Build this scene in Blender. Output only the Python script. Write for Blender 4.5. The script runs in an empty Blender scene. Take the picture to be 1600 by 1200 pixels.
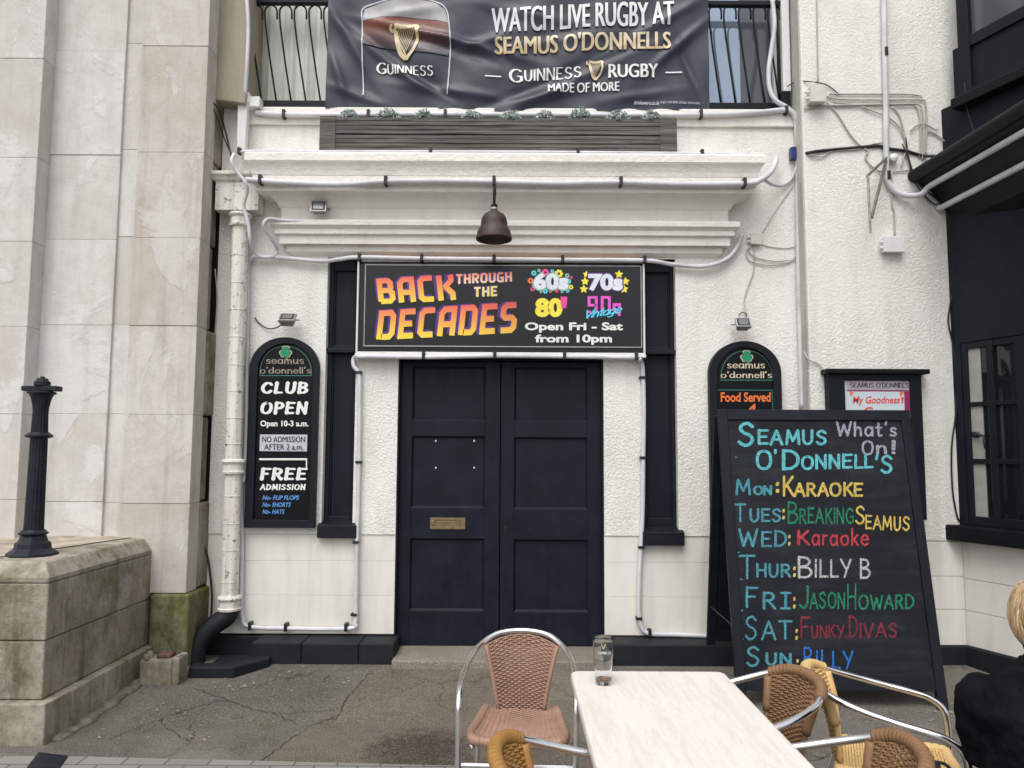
import bpy, bmesh, math, random
from mathutils import Vector, Matrix
R = math.radians
random.seed(7)
scene = bpy.context.scene
COL = scene.collection

# ------------------------------------------------------------------ camera, sky, sun, exposure
CAM = Vector((0.0, -5.85, 1.58)); PITCH = R(5.0); ROLL = R(0.3); FPX = 1200.0
cd = bpy.data.cameras.new('camera'); cam = bpy.data.objects.new('camera', cd); COL.objects.link(cam)
cd.sensor_width = 36; cd.lens = FPX / 1600 * 36; cd.clip_start = 0.05; cd.clip_end = 500
FW = Vector((0, math.cos(PITCH), math.sin(PITCH)))
_r = Vector((1, 0, 0)); _u = Vector((0, -math.sin(PITCH), math.cos(PITCH)))
RT = _r * math.cos(ROLL) + _u * math.sin(ROLL)
UP = _u * math.cos(ROLL) - _r * math.sin(ROLL)
cam.matrix_world = Matrix(((RT.x, UP.x, -FW.x, CAM.x), (RT.y, UP.y, -FW.y, CAM.y), (RT.z, UP.z, -FW.z, CAM.z), (0, 0, 0, 1)))
scene.camera = cam

SUN_EL, SUN_AZ = R(58), R(200)          # azimuth measured clockwise from +Y; the sun stands behind the camera, high, veiled by cloud
w = bpy.data.worlds.new('World'); scene.world = w; w.use_nodes = True
nt = w.node_tree; nt.nodes.clear()
sky = nt.nodes.new('ShaderNodeTexSky'); sky.sky_type = 'NISHITA'; sky.sun_disc = False
sky.sun_elevation = SUN_EL; sky.sun_rotation = SUN_AZ; sky.dust_density = 4.0; sky.air_density = 1.0
hs = nt.nodes.new('ShaderNodeHueSaturation'); hs.inputs['Saturation'].default_value = 0.22
bg = nt.nodes.new('ShaderNodeBackground'); bg.inputs['Strength'].default_value = 0.15
wo = nt.nodes.new('ShaderNodeOutputWorld')
nt.links.new(sky.outputs[0], hs.inputs['Color']); nt.links.new(hs.outputs[0], bg.inputs['Color']); nt.links.new(bg.outputs[0], wo.inputs['Surface'])
sl = bpy.data.lights.new('sun', 'SUN'); sl.energy = 0.9; sl.angle = R(40); sl.color = (1.0, 0.97, 0.92)
sun = bpy.data.objects.new('sun', sl); COL.objects.link(sun)
sdir = Vector((math.sin(SUN_AZ) * math.cos(SUN_EL), math.cos(SUN_AZ) * math.cos(SUN_EL), math.sin(SUN_EL)))
sun.rotation_euler = sdir.to_track_quat('Z', 'Y').to_euler(); sun.location = (0, -8, 12)
scene.view_settings.view_transform = 'Standard'; scene.view_settings.look = 'None'
scene.view_settings.gamma = 1.0; scene.view_settings.exposure = 0.44; scene.view_settings.use_curve_mapping = False
scene.render.film_transparent = False
scene.cycles.max_bounces = 12; scene.cycles.transmission_bounces = 12; scene.cycles.transparent_max_bounces = 8

# ------------------------------------------------------------------ measuring: rays of the photograph onto real planes
def ray(px, py):
    return FW + RT * ((px - 800) / FPX) + UP * ((600 - py) / FPX)
class Plane:
    def __init__(s, o, U, V):
        s.o = Vector(o); s.U = Vector(U).normalized(); s.V = Vector(V).normalized(); s.N = s.U.cross(s.V)
    def uv(s, px, py):
        d = ray(px, py); t = (s.o - CAM).dot(s.N) / d.dot(s.N); p = CAM + d * t - s.o
        return p.dot(s.U), p.dot(s.V)
    def at(s, u, v, off=0.0):
        return s.o + s.U * u + s.V * v + s.N * off
def fac(Y): return Plane((0, Y, 0), (1, 0, 0), (0, 0, 1))
def P(px, py, Y): return fac(Y).uv(px, py)
def PX(px, Y, py=600): return P(px, py, Y)[0]
def PZ(py, Y, px=780): return P(px, py, Y)[1]
def G(px, py, z=0.0):
    d = ray(px, py); t = (z - CAM.z) / d.z; p = CAM + d * t
    return p.x, p.y
def RC(x0, y0, x1, y1, Y):
    xm, ym = (x0 + x1) / 2, (y0 + y1) / 2
    return PX(x0, Y, ym), PX(x1, Y, ym), PZ(y1, Y, xm), PZ(y0, Y, xm)
def V3(px, py, Y):
    a, b = P(px, py, Y); return (a, Y, b)

# ------------------------------------------------------------------ materials
def lin(c):
    return tuple(((x / 255) / 12.92 if x / 255 <= .04045 else ((x / 255 + .055) / 1.055) ** 2.4) for x in c)
class NT:
    def __init__(s, name):
        s.m = bpy.data.materials.new(name); s.m.use_nodes = True; s.t = s.m.node_tree
        s.b = s.t.nodes['Principled BSDF']; s.tc = s.n('ShaderNodeTexCoord')
    def n(s, ty, **k):
        x = s.t.nodes.new(ty)
        for a, v in k.items(): setattr(x, a, v)
        return x
    def l(s, a, b): s.t.links.new(a, b)
    def obj(s, scale=(1, 1, 1)):
        mp = s.n('ShaderNodeMapping'); mp.inputs['Scale'].default_value = scale
        g = s.n('ShaderNodeNewGeometry'); s.l(g.outputs['Position'], mp.inputs['Vector']); return mp.outputs[0]
    def local(s, scale=(1, 1, 1)):
        mp = s.n('ShaderNodeMapping'); mp.inputs['Scale'].default_value = scale
        s.l(s.tc.outputs['Object'], mp.inputs['Vector']); return mp.outputs[0]
    def noise(s, vec, scale, detail=4, rough=.55, dist=0.0):
        x = s.n('ShaderNodeTexNoise'); x.inputs['Scale'].default_value = scale; x.inputs['Detail'].default_value = detail
        x.inputs['Roughness'].default_value = rough; x.inputs['Distortion'].default_value = dist; s.l(vec, x.inputs['Vector']); return x.outputs['Fac']
    def vor(s, vec, scale, feat='F1'):
        x = s.n('ShaderNodeTexVoronoi', feature=feat); x.inputs['Scale'].default_value = scale; s.l(vec, x.inputs['Vector']); return x.outputs['Distance']
    def ramp(s, f, p0, p1, c0=(0, 0, 0), c1=(1, 1, 1)):
        x = s.n('ShaderNodeValToRGB'); e = x.color_ramp.elements
        e[0].position, e[1].position = p0, p1; e[0].color = (*c0, 1); e[1].color = (*c1, 1); s.l(f, x.inputs['Fac']); return x.outputs['Color']
    def mix(s, f, a, b, mode='MIX'):
        x = s.n('ShaderNodeMix', data_type='RGBA', blend_type=mode)
        for sock, v in ((x.inputs[0], f), (x.inputs[6], a), (x.inputs[7], b)):
            if isinstance(v, (int, float)): sock.default_value = v
            elif isinstance(v, tuple): sock.default_value = (*v, 1) if len(v) == 3 else v
            else: s.l(v, sock)
        return x.outputs[2]
    def math(s, op, a, b=0.0):
        x = s.n('ShaderNodeMath', operation=op)
        for sock, v in ((x.inputs[0], a), (x.inputs[1], b)):
            if isinstance(v, (int, float)): sock.default_value = v
            else: s.l(v, sock)
        return x.outputs[0]
    def bump(s, h, strength=.5, dist=.01, prev=None):
        x = s.n('ShaderNodeBump'); x.inputs['Strength'].default_value = strength; x.inputs['Distance'].default_value = dist
        s.l(h, x.inputs['Height'])
        if prev is not None: s.l(prev, x.inputs['Normal'])
        return x.outputs[0]
    def out(s, col=None, rough=.6, metal=0.0, normal=None, spec=None):
        if col is not None:
            if isinstance(col, tuple): s.b.inputs['Base Color'].default_value = (*col, 1)
            else: s.l(col, s.b.inputs['Base Color'])
        if isinstance(rough, (int, float)): s.b.inputs['Roughness'].default_value = rough
        else: s.l(rough, s.b.inputs['Roughness'])
        s.b.inputs['Metallic'].default_value = metal
        if spec is not None: s.b.inputs['Specular IOR Level'].default_value = spec
        if normal is not None: s.l(normal, s.b.inputs['Normal'])
        return s.m
def plain(name, c, rough=.5, metal=0.0, var=.12, scale=12, bump=.0, spec=None):
    n = NT(name); v = n.obj()
    f = n.noise(v, scale, 5)
    d = tuple(x * (1 - var) for x in c); e = tuple(min(1, x * (1 + var)) for x in c)
    nb = n.bump(n.noise(v, scale * 8, 3), .4, bump) if bump else None
    return n.out(n.ramp(f, .3, .7, d, e), rough, metal, nb, spec)

def m_render(name, base, dirt, dirt_amt=.25, rscale=64, bstr=.42, bdist=.012):
    n = NT(name); v = n.obj()
    worm = n.noise(v, rscale, 2.5, .55, .5); worm2 = n.noise(v, rscale * 2.6, 2, .5, .6)
    h = n.math('ADD', n.ramp(worm, .38, .64), n.math('MULTIPLY', worm2, .5))
    pt = n.noise(v, 1.6, 5, .65, .8); h = n.math('MULTIPLY', h, n.ramp(pt, .36, .60, (.35, .35, .35), (1, 1, 1)))
    b = n.bump(h, bstr, bdist)
    st = n.noise(n.obj((5, 5, .7)), 1.6, 6, .6); bl = n.noise(v, 2.3, 6, .65)
    f = n.math('MULTIPLY', n.ramp(n.math('MULTIPLY', st, bl), .22, .42), dirt_amt)
    c = n.mix(n.ramp(n.noise(v, 1.1, 6, .6), .35, .65), tuple(x * .94 for x in base), base)
    drip = n.math('MULTIPLY', n.ramp(n.noise(n.obj((8, 8, .7)), 1.1, 5, .6), .52, .80), dirt_amt * 1.1); c = n.mix(drip, c, dirt)
    c = n.mix(f, c, dirt)
    sp = n.ramp(n.noise(v, 60, 2), .70, .76)
    c = n.mix(n.math('MULTIPLY', sp, .35), c, dirt)
    return n.out(c, .75, 0, b, .3)
def m_stone(name, light, tan, moss=0.0, grime=.3, patch=.5, mosscol=(.085, .085, .018)):
    n = NT(name); v = n.obj()
    at = n.n('ShaderNodeAttribute', attribute_name='var')
    big = n.noise(v, 1.5, 7, .62, .5); fine = n.noise(v, 30, 5, .7); mid = n.noise(v, 6, 7, .7)
    c = n.mix(n.ramp(n.math('ADD', n.math('MULTIPLY', big, .9), n.math('MULTIPLY', at.outputs['Fac'], .24)), .34, .68), light, tan)
    c = n.mix(n.math('MULTIPLY', n.ramp(mid, .44, .66), .36), c, tuple(x * .80 for x in tan))
    pl = n.noise(n.obj((1.25, 1.25, .8)), 2.1, 9, .60, .6)
    c = n.mix(n.math('MULTIPLY', n.ramp(pl, .53, .60), patch), c, tuple(min(.8, x * 1.08) for x in (light[0] * .99, light[1], light[2] * 1.04)))
    edge = n.math('MULTIPLY', n.ramp(pl, .545, .560), n.ramp(pl, .560, .572, (1, 1, 1), (0, 0, 0)))
    c = n.mix(n.math('MULTIPLY', edge, .10), c, tuple(x * .6 for x in tan))
    c = n.mix(n.math('MULTIPLY', n.ramp(fine, .56, .74), grime * .55), c, tuple(x * .5 for x in tan))
    stk = n.noise(n.obj((7, 7, .6)), 1.2, 7, .68)
    c = n.mix(n.math('MULTIPLY', n.ramp(stk, .50, .74), grime), c, tuple(x * .48 for x in tan))
    if moss:
        mo = n.noise(n.obj((1.3, 1.3, .9)), 2.4, 8, .70); mo2 = n.noise(v, 24, 5, .7)
        f = n.ramp(n.math('ADD', mo, n.math('MULTIPLY', n.math('SUBTRACT', mo2, .5), .30)), .46, .66)
        c = n.mix(n.math('MULTIPLY', f, moss), c, mosscol)
        dk = n.ramp(n.noise(n.obj((1, 1, .7)), 3.6, 8, .75), .52, .70)
        c = n.mix(n.math('MULTIPLY', dk, moss * .85), c, (.026, .025, .017))
        wh = n.ramp(n.noise(v, 9, 8, .75), .60, .66); c = n.mix(n.math('MULTIPLY', wh, .35), c, tuple(min(.7, x * 1.25) for x in light))
    pit = n.ramp(n.noise(v, 55, 3, .6), .30, .42)
    h = n.math('ADD', n.math('ADD', n.math('MULTIPLY', pit, .5 if moss else .08), mid), n.math('MULTIPLY', n.ramp(pl, .54, .59), .35))
    return n.out(c, .88, 0, n.bump(h, .55, .014), .2)

def m_grad(name, c0, c1, cm=None, axis=2, rough=.3):
    n = NT(name); sp = n.n('ShaderNodeSeparateXYZ'); n.l(n.tc.outputs['Generated'], sp.inputs[0])
    x = n.n('ShaderNodeValToRGB'); e = x.color_ramp.elements
    e[0].color = (*c0, 1); e[1].color = (*c1, 1); e[0].position = .08; e[1].position = .95
    if cm: q = e.new(.5); q.color = (*cm, 1)
    n.l(sp.outputs[axis], x.inputs['Fac']); return n.out(x.outputs['Color'], rough)

M = {}
def painted(name, c, rough=.46, spec=.22):      # brushed dark paint: streaks, chalky scuffs, small pale chips
    n = NT(name); v = n.obj(); f = n.noise(v, 5, 6, .65); st = n.noise(n.obj((22, 22, 1.2)), 2.2, 5, .6)
    col = n.mix(n.ramp(f, .3, .7), tuple(x * .75 for x in c), tuple(x * 1.25 for x in c))
    sc = n.math('MULTIPLY', n.ramp(n.noise(v, 8, 8, .75, .4), .58, .72), .45); col = n.mix(sc, col, tuple(x * 2.2 + .004 for x in c))
    ch = n.ramp(n.noise(v, 42, 4, .6), .745, .765); col = n.mix(n.math('MULTIPLY', ch, .5), col, (.20, .20, .21))
    rg = n.ramp(n.math('MULTIPLY', st, f), .15, .40, (rough - .06,) * 3, (rough + .16,) * 3)
    return n.out(col, rg, 0, n.bump(n.math('ADD', st, n.math('MULTIPLY', f, .6)), .35, .004), spec)
M['rough'] = m_render('white_roughcast', (.81, .795, .755), (.44, .41, .35), .26)
M['rough_grey'] = m_render('dirty_roughcast', (.52, .50, .46), (.20, .19, .16), .5)
M['rough_pebble'] = m_render('grey_pebbledash', (.33, .32, .30), (.14, .13, .12), .5, 70, .7, .008)
M['moulding'] = m_render('painted_moulding', (.82, .80, .75), (.42, .39, .33), .17, 26, .30, .010)
M['smooth'] = m_render('smooth_white_paint', (.76, .74, .69), (.38, .35, .28), .30, 9, .10, .006)
M['tan'] = m_render('tan_render', (.37, .325, .25), (.19, .17, .13), .5, 90, .3, .004)
M['stone'] = m_stone('pale_limestone', (.63, .62, .595), (.53, .50, .455), 0, .26, .6)
M['stone_pier'] = m_stone('weathered_limestone', (.575, .55, .51), (.475, .42, .355), 0, .45, .65)
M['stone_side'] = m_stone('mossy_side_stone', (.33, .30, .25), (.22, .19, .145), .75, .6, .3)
M['stone_ped'] = m_stone('grimy_pedestal_stone', (.42, .385, .33), (.24, .205, .15), .62, .95, .45)
M['stone_moss'] = m_stone('green_mossy_stone', (.25, .235, .155), (.15, .145, .07), 1.0, .85, .2, (.095, .105, .012))
M['navy'] = painted('navy_gloss_paint', (.0080, .0096, .0175))
M['navy_frame'] = painted('navy_frame_paint', (.0085, .0098, .016), .48)
M['black'] = plain('black_paint', (.006, .0066, .009), .5, 0, .3, 7, .004, .2)
M['plinth'] = painted('black_plinth_paint', (.0125, .0138, .0175), .60)
M['gap'] = plain('dark_gap', (.012, .011, .010), .9)
M['tube'] = plain('white_rope_light_tube', (.60, .60, .63), .48, 0, .16, 5, 0, .3)
M['clip'] = plain('black_clip', (.01, .01, .012), .5)
M['wire_white'] = plain('off_white_cable', (.42, .405, .37), .5)
M['wire_black'] = plain('black_cable', (.012, .012, .013), .5)
M['pvc'] = plain('white_plastic', (.70, .70, .70), .4, 0, .06)
M['iron'] = plain('blue_black_iron', (.013, .016, .025), .45, 0, .35, 20, .004, .25)
M['grey_box'] = plain('cream_box', (.60, .585, .52), .5, 0, .1)
M['rust'] = plain('rusty_brown_enamel', (.040, .021, .016), .55, 0, .55, 25, .004)
M['alu_lamp'] = plain('grey_cast_metal', (.34, .34, .34), .45, .6, .15)
M['chrome'] = plain('polished_aluminium', (.78, .78, .79), .16, 1.0, .05, 9)
M['dark_metal'] = plain('dark_metal', (.03, .03, .034), .5, .3)
M['brass'] = plain('worn_brass', (.24, .185, .10), .48, .8, .3, 30)
M['pipe'] = None
M['white_ink'] = plain('white_print', (.78, .78, .76), .4, 0, .05)
M['grey_ink'] = plain('pale_grey_print', (.50, .53, .58), .4, 0, .1)
M['cream_ink'] = plain('cream_print', (.66, .58, .44), .4, 0, .1)
M['dim_ink'] = plain('dim_gold_print', (.30, .27, .20), .4, 0, .15)
M['blue_ink'] = plain('sky_blue_print', (.12, .32, .70), .4, 0, .05)
M['orange_ink'] = plain('orange_print', (.85, .18, .05), .4, 0, .05)
M['green_ink'] = plain('green_print', (.0, .27, .12), .4, 0, .1)
M['teal_line'] = plain('thin_green_line', (.05, .22, .16), .4)
M['black_ink'] = plain('black_print', (.012, .012, .014), .4)
M['red_ink'] = plain('red_print', (.72, .06, .05), .4)
M['gold_ink'] = plain('gold_print', (.60, .50, .30), .4, 0, .2)
M['magenta'] = plain('magenta_print', (.74, .09, .58), .35)
M['pink'] = plain('pink_print', (.80, .06, .30), .35)
M['yellow'] = plain('yellow_print', (.86, .72, .06), .35)
M['cyan'] = plain('cyan_print', (.10, .65, .90), .35)
M['purple'] = plain('violet_outline_print', (.075, .02, .22), .35)
M['pale'] = plain('pale_lilac_print', (.72, .74, .84), .35)
M['palegreen'] = plain('green_outline_print', (.25, .50, .36), .35)
M['lilac_paper'] = plain('lilac_paper', (.42, .37, .45), .5)
M['poster'] = m_grad('pale_poster_paper', (.72, .70, .70), (.55, .66, .72), None, 2, .5)
M['sunset'] = m_grad('red_to_yellow_print', (.90, .66, .05), (.80, .10, .09), (.85, .35, .07))
M['sunset_pale'] = m_grad('orange_to_pale_print', (.90, .70, .50), (.80, .20, .08))
M['yellow_pale'] = m_grad('yellow_to_pale_print', (.85, .75, .20), (.90, .70, .30))
M['gold_text'] = m_grad('gold_gradient_print', (.50, .36, .19), (.72, .62, .46), None, 2, .4)
M['silver_text'] = m_grad('silver_gradient_print', (.55, .56, .60), (.80, .80, .80), None, 2, .4)
def chalk(name, c):
    n = NT(name); v = n.obj(); f = n.ramp(n.noise(v, 110, 5, .75), .42, .56)
    g = n.ramp(n.noise(v, 9, 4), .3, .7, tuple(x * .72 for x in c), c)
    return n.out(n.mix(f, tuple(x * .40 for x in c), g), .9, 0, None, .1)
CK = dict(cyan=chalk('cyan_chalk', (.16, .60, .66)), teal=chalk('teal_chalk', (.10, .34, .42)), yellow=chalk('yellow_chalk', (.75, .56, .14)),
          green=chalk('green_chalk', (.035, .26, .15)), red=chalk('red_chalk', (.56, .07, .09)), white=chalk('white_chalk', (.55, .55, .55)),
          maroon=chalk('dark_red_chalk', (.24, .045, .065)), blue=chalk('blue_chalk', (.04, .20, .60)), lilac=chalk('lilac_grey_chalk', (.42, .42, .50)))
def m_board():
    n = NT('chalkboard_slate'); v = n.obj()
    a = n.noise(v, 2.2, 6, .65, .6); b = n.noise(n.obj((1, 1, 6)), 3, 5, .6)
    f = n.math('MULTIPLY', n.ramp(n.math('ADD', n.math('MULTIPLY', a, b), n.math('MULTIPLY', n.noise(n.obj((3, 3, 2)), 1.6, 7, .7), .25)), .32, .52), .75)
    return n.out(n.mix(f, (.0085, .0095, .0140), (.026, .028, .037)), .6, 0, None, .2)
M['slate'] = m_board()
def m_pipe():
    n = NT('chipped_cream_paint'); v = n.obj()
    ch = n.ramp(n.noise(n.obj((1, 1, 1)), 24, 6, .75), .585, .61); st = n.ramp(n.noise(n.obj((14, 14, .7)), 1.5, 6, .6), .47, .64)
    c = n.mix(n.math('MULTIPLY', st, .5), (.74, .72, .66), (.36, .31, .24))
    c = n.mix(n.math('MULTIPLY', ch, .8), c, (.10, .075, .06))
    return n.out(c, .6, 0, n.bump(n.noise(v, 40, 3), .4, .004))
M['pipe'] = m_pipe()
def m_wood():
    n = NT('weathered_grey_wood'); a = n.noise(n.obj((.8, 6, 26)), 2.2, 7, .7, .5); k = n.noise(n.obj((2, 2, 5)), 3, 4)
    c = n.ramp(a, .36, .66, (.026, .023, .021), (.185, .170, .155)); c = n.mix(n.math('MULTIPLY', n.ramp(k, .5, .75), .4), c, (.05, .047, .045))
    return n.out(c, .8, 0, n.bump(a, .5, .006))
M['wood'] = m_wood()
def m_table():
    n = NT('cream_marble_laminate'); v = n.local()
    a = n.noise(n.local((9, 1.0, 1)), 2.6, 9, .72, .9); f = n.ramp(a, .46, .60)
    g = n.ramp(n.noise(v, 90, 3), .54, .70)
    c = n.mix(n.math('MULTIPLY', f, .55), (.72, .69, .65), (.60, .54, .475)); c = n.mix(n.math('MULTIPLY', g, .25), c, (.52, .43, .36))
    return n.out(c, n.ramp(n.noise(v, 6, 4), .3, .7, (.42, .42, .42), (.55, .55, .55)), 0, n.bump(a, .15, .002), .35)
M['table'] = m_table()
def m_ground():
    n = NT('worn_tarmac'); v = n.obj()
    sp = n.noise(v, 95, 4, .75); a = n.noise(v, .9, 7, .62, .5); st = n.noise(v, 4.2, 8, .72); md = n.noise(v, 17, 6, .7)
    c = n.mix(n.ramp(a, .36, .62), (.092, .086, .076), (.172, .158, .138))
    # brown, once flooded concrete patch with a ragged edge
    p0, p1 = G(580, 1052, .04), G(405, 1196)
    nx, ny = (p0[1] - p1[1]), -(p0[0] - p1[0]); ll = math.hypot(nx, ny); nx /= ll; ny /= ll
    g = n.n('ShaderNodeNewGeometry'); dt = n.n('ShaderNodeVectorMath', operation='DOT_PRODUCT'); n.l(g.outputs['Position'], dt.inputs[0]); dt.inputs[1].default_value = (nx, ny, 0)
    sd = n.math('ADD', n.math('SUBTRACT', dt.outputs['Value'], p0[0] * nx + p0[1] * ny), n.math('MULTIPLY', n.math('SUBTRACT', st, .5), .55))
    sx = n.n('ShaderNodeSeparateXYZ'); n.l(g.outputs['Position'], sx.inputs[0])
    f = n.math('MULTIPLY', n.ramp(sd, .0, .03), n.ramp(n.math('ADD', sx.outputs['X'], n.math('MULTIPLY', st, .5)), .75, 1.15, (1, 1, 1), (0, 0, 0)))
    bc = n.ramp(n.math('ADD', n.math('MULTIPLY', a, .5), n.math('MULTIPLY', st, .5)), .38, .60, (.088, .068, .048), (.200, .172, .134))
    c = n.mix(n.math('MULTIPLY', f, .85), c, bc)
    c = n.mix(n.math('MULTIPLY', n.ramp(st, .50, .70), .6), c, (.042, .039, .034))
    # a damp dark stain under the doorway chair
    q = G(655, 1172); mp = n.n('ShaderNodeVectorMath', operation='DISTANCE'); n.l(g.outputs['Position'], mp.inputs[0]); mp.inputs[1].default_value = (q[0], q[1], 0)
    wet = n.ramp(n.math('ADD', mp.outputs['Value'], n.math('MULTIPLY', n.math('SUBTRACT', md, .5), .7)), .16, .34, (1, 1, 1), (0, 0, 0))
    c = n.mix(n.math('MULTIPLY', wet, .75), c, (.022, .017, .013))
    moss = n.ramp(n.noise(v, 1.9, 8, .74), .54, .66); c = n.mix(n.math('MULTIPLY', moss, .5), c, (.070, .070, .026))
    c = n.mix(n.math('MULTIPLY', n.ramp(sp, .53, .64), .8), c, (.27, .25, .215)); c = n.mix(n.math('MULTIPLY', n.ramp(sp, .34, .45, (1, 1, 1), (0, 0, 0)), .8), c, (.022, .02, .018))
    c = n.mix(n.math('MULTIPLY', n.ramp(md, .58, .72), .4), c, (.20, .185, .16))
    dv = n.n('ShaderNodeVectorMath', operation='ADD'); nz = n.n('ShaderNodeTexNoise'); nz.inputs['Scale'].default_value = 3.2; nz.inputs['Detail'].default_value = 8; nz.inputs['Roughness'].default_value = .65
    n.l(v, nz.inputs['Vector']); sc = n.n('ShaderNodeVectorMath', operation='SCALE'); sc.inputs['Scale'].default_value = .45
    n.l(nz.outputs['Color'], sc.inputs[0]); n.l(v, dv.inputs[0]); n.l(sc.outputs[0], dv.inputs[1])
    cr = n.ramp(n.vor(dv.outputs[0], .95, 'DISTANCE_TO_EDGE'), .0015, .0065, (1, 1, 1), (0, 0, 0))
    gate = n.ramp(n.noise(v, 1.3, 5), .40, .60)
    cf = n.math('MULTIPLY', cr, gate)
    c = n.mix(n.math('MULTIPLY', cf, .8), c, (.014, .012, .011))
    h = n.math('SUBTRACT', n.math('ADD', n.math('MULTIPLY', sp, .7), n.math('MULTIPLY', md, .5)), cf)
    return n.out(c, .88, 0, n.bump(h, .6, .010), .22)
M['ground'] = m_ground()
def m_setts():
    n = NT('grey_paving_setts'); v = n.obj()
    br = n.n('ShaderNodeTexBrick'); br.inputs['Scale'].default_value = 2.3; br.inputs['Mortar Size'].default_value = .012; n.l(v, br.inputs['Vector'])
    br.inputs['Color1'].default_value = (.25, .242, .23, 1); br.inputs['Color2'].default_value = (.18, .175, .168, 1); br.inputs['Mortar'].default_value = (.03, .028, .025, 1)
    c = n.mix(n.math('MULTIPLY', n.noise(v, 60, 4, .7), .6), br.outputs['Color'], (.22, .20, .18))
    return n.out(c, .8, 0, n.bump(n.noise(v, 60, 4), .4, .006))
M['setts'] = m_setts()
def m_step():
    n = NT('granite_step'); v = n.obj(); a = n.noise(v, 120, 3, .7); b = n.noise(v, 4, 5)
    c = n.mix(n.ramp(a, .4, .65), (.14, .125, .10), (.33, .30, .25)); c = n.mix(n.math('MULTIPLY', n.ramp(b, .45, .7), .5), c, (.12, .11, .085))
    return n.out(c, .85, 0, n.bump(a, .4, .004))
M['step'] = m_step()
def m_banner():
    n = NT('navy_vinyl'); v = n.obj()
    return n.out(n.ramp(n.noise(v, 3, 3), .3, .7, (.0180, .0205, .037), (.0235, .0265, .047)), .46, 0, n.bump(n.noise(v, 5, 4, .6, 1.0), .12, .02))
M['vinyl'] = m_banner()
def m_gloss(name, c, rough=.12):
    n = NT(name); return n.out(n.ramp(n.noise(n.obj(), 2, 3), .3, .7, c, tuple(x * 1.2 for x in c)), rough, 0, None, .4)
M['sign_black'] = m_gloss('glossy_black_panel', (.006, .006, .0075), .20)
M['signboard'] = plain('black_signboard', (.004, .0044, .007), .38, 0, .2, 12, 0, .2)
def m_glass(name, tint, rough=.03, refl=None):
    n = NT(name); return n.out(tint, rough, 0, n.bump(n.noise(n.obj(), 1.5, 2), .06, .02), .6)
M['pane'] = m_glass('dark_window_glass', (.010, .012, .014))
M['pane_sky'] = m_glass('sky_tinted_glass', (.10, .155, .22), .05)
M['pane_grey'] = m_glass('grey_blind_behind_glass', (.085, .087, .108), .10)
M['pane_sky'].node_tree.nodes['Principled BSDF'].inputs['Metallic'].default_value = .55
M['pane_sky'].node_tree.nodes['Principled BSDF'].inputs['Base Color'].default_value = (.29, .36, .45, 1)  # blue of the reflected sky put into the base colour
def m_clear():
    n = NT('clear_glass'); n.b.inputs['Transmission Weight'].default_value = 1.0; n.b.inputs['IOR'].default_value = 1.45
    return n.out((.97, .98, .98), .02)
M['clear'] = m_clear()
M['beer'] = plain('beer_dregs', (.28, .10, .04), .2)
M['curtain'] = plain('pale_green_cloth', (.60, .63, .58), .7, 0, .10, 3)
M['lens'] = plain('floodlight_glass', (.16, .16, .17), .15)
M['interior_wall'] = plain('pale_interior_paint', (.34, .34, .31), .7)
M['brick'] = plain('old_red_brick', (.13, .065, .05), .85, 0, .4, 20, .01)
M['leafy'] = plain('blue_green_succulent_leaf', (.20, .27, .24), .6, 0, .45, 60)
M['leaf_pale'] = plain('pale_succulent_leaf', (.55, .60, .57), .6, 0, .3, 60)
M['litter'] = plain('dry_leaf_litter', (.25, .21, .15), .8, 0, .5, 40)
M['soil'] = plain('soil', (.03, .025, .02), .9)
def m_wicker(name, c):
    n = NT(name); v = n.local(); f = n.noise(v, 14, 4, .6); g = n.noise(v, 220, 2)
    col = n.ramp(f, .28, .72, tuple(x * .82 for x in c), tuple(x * 1.12 for x in c))
    return n.out(n.mix(n.math('MULTIPLY', g, .25), col, tuple(x * .6 for x in c)), .5, 0, None, .35)
WK = dict(pink=m_wicker('pinkish_brown_wicker', (.35, .212, .150)), brown=m_wicker('brown_wicker', (.235, .130, .065)),
          ochre=m_wicker('ochre_wicker', (.35, .18, .050)), straw=m_wicker('straw_wicker', (.66, .45, .20)))
M['skin'] = plain('skin', (.60, .36, .26), .5, 0, .06)
def m_hair():
    n = NT('blonde_hair'); a = n.noise(n.obj((70, 70, 4)), 3, 5, .65)
    at = n.n('ShaderNodeAttribute', attribute_name='var'); c = n.ramp(a, .32, .70, (.30, .18, .08), (.74, .57, .35))
    return n.out(n.mix(at.outputs['Fac'], c, (.20, .115, .05)), .42)
M['hair'] = m_hair()
def m_knit(name, c):
    n = NT(name); v = n.obj(); a = n.noise(v, 300, 2); f = n.noise(v, 7, 4, .6, .5)
    m = n.out(n.ramp(f, .3, .7, tuple(x * .7 for x in c), tuple(x * 1.3 for x in c)), .95, 0, n.bump(n.math('ADD', a, n.math('MULTIPLY', f, 3)), .5, .02), .06)
    return m
M['knit'] = m_knit('black_knitted_wool', (.0095, .0100, .0130)); M['denim'] = m_knit('dark_trouser_cloth', (.010, .011, .016))
M['eye'] = plain('eye_white', (.7, .7, .7), .2); M['bag'] = plain('dark_grey_padded_nylon', (.022, .022, .028), .5, 0, .3, 20, .01)
M['stoolwood'] = plain('brown_stool_wood', (.14, .07, .035), .5)

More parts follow.
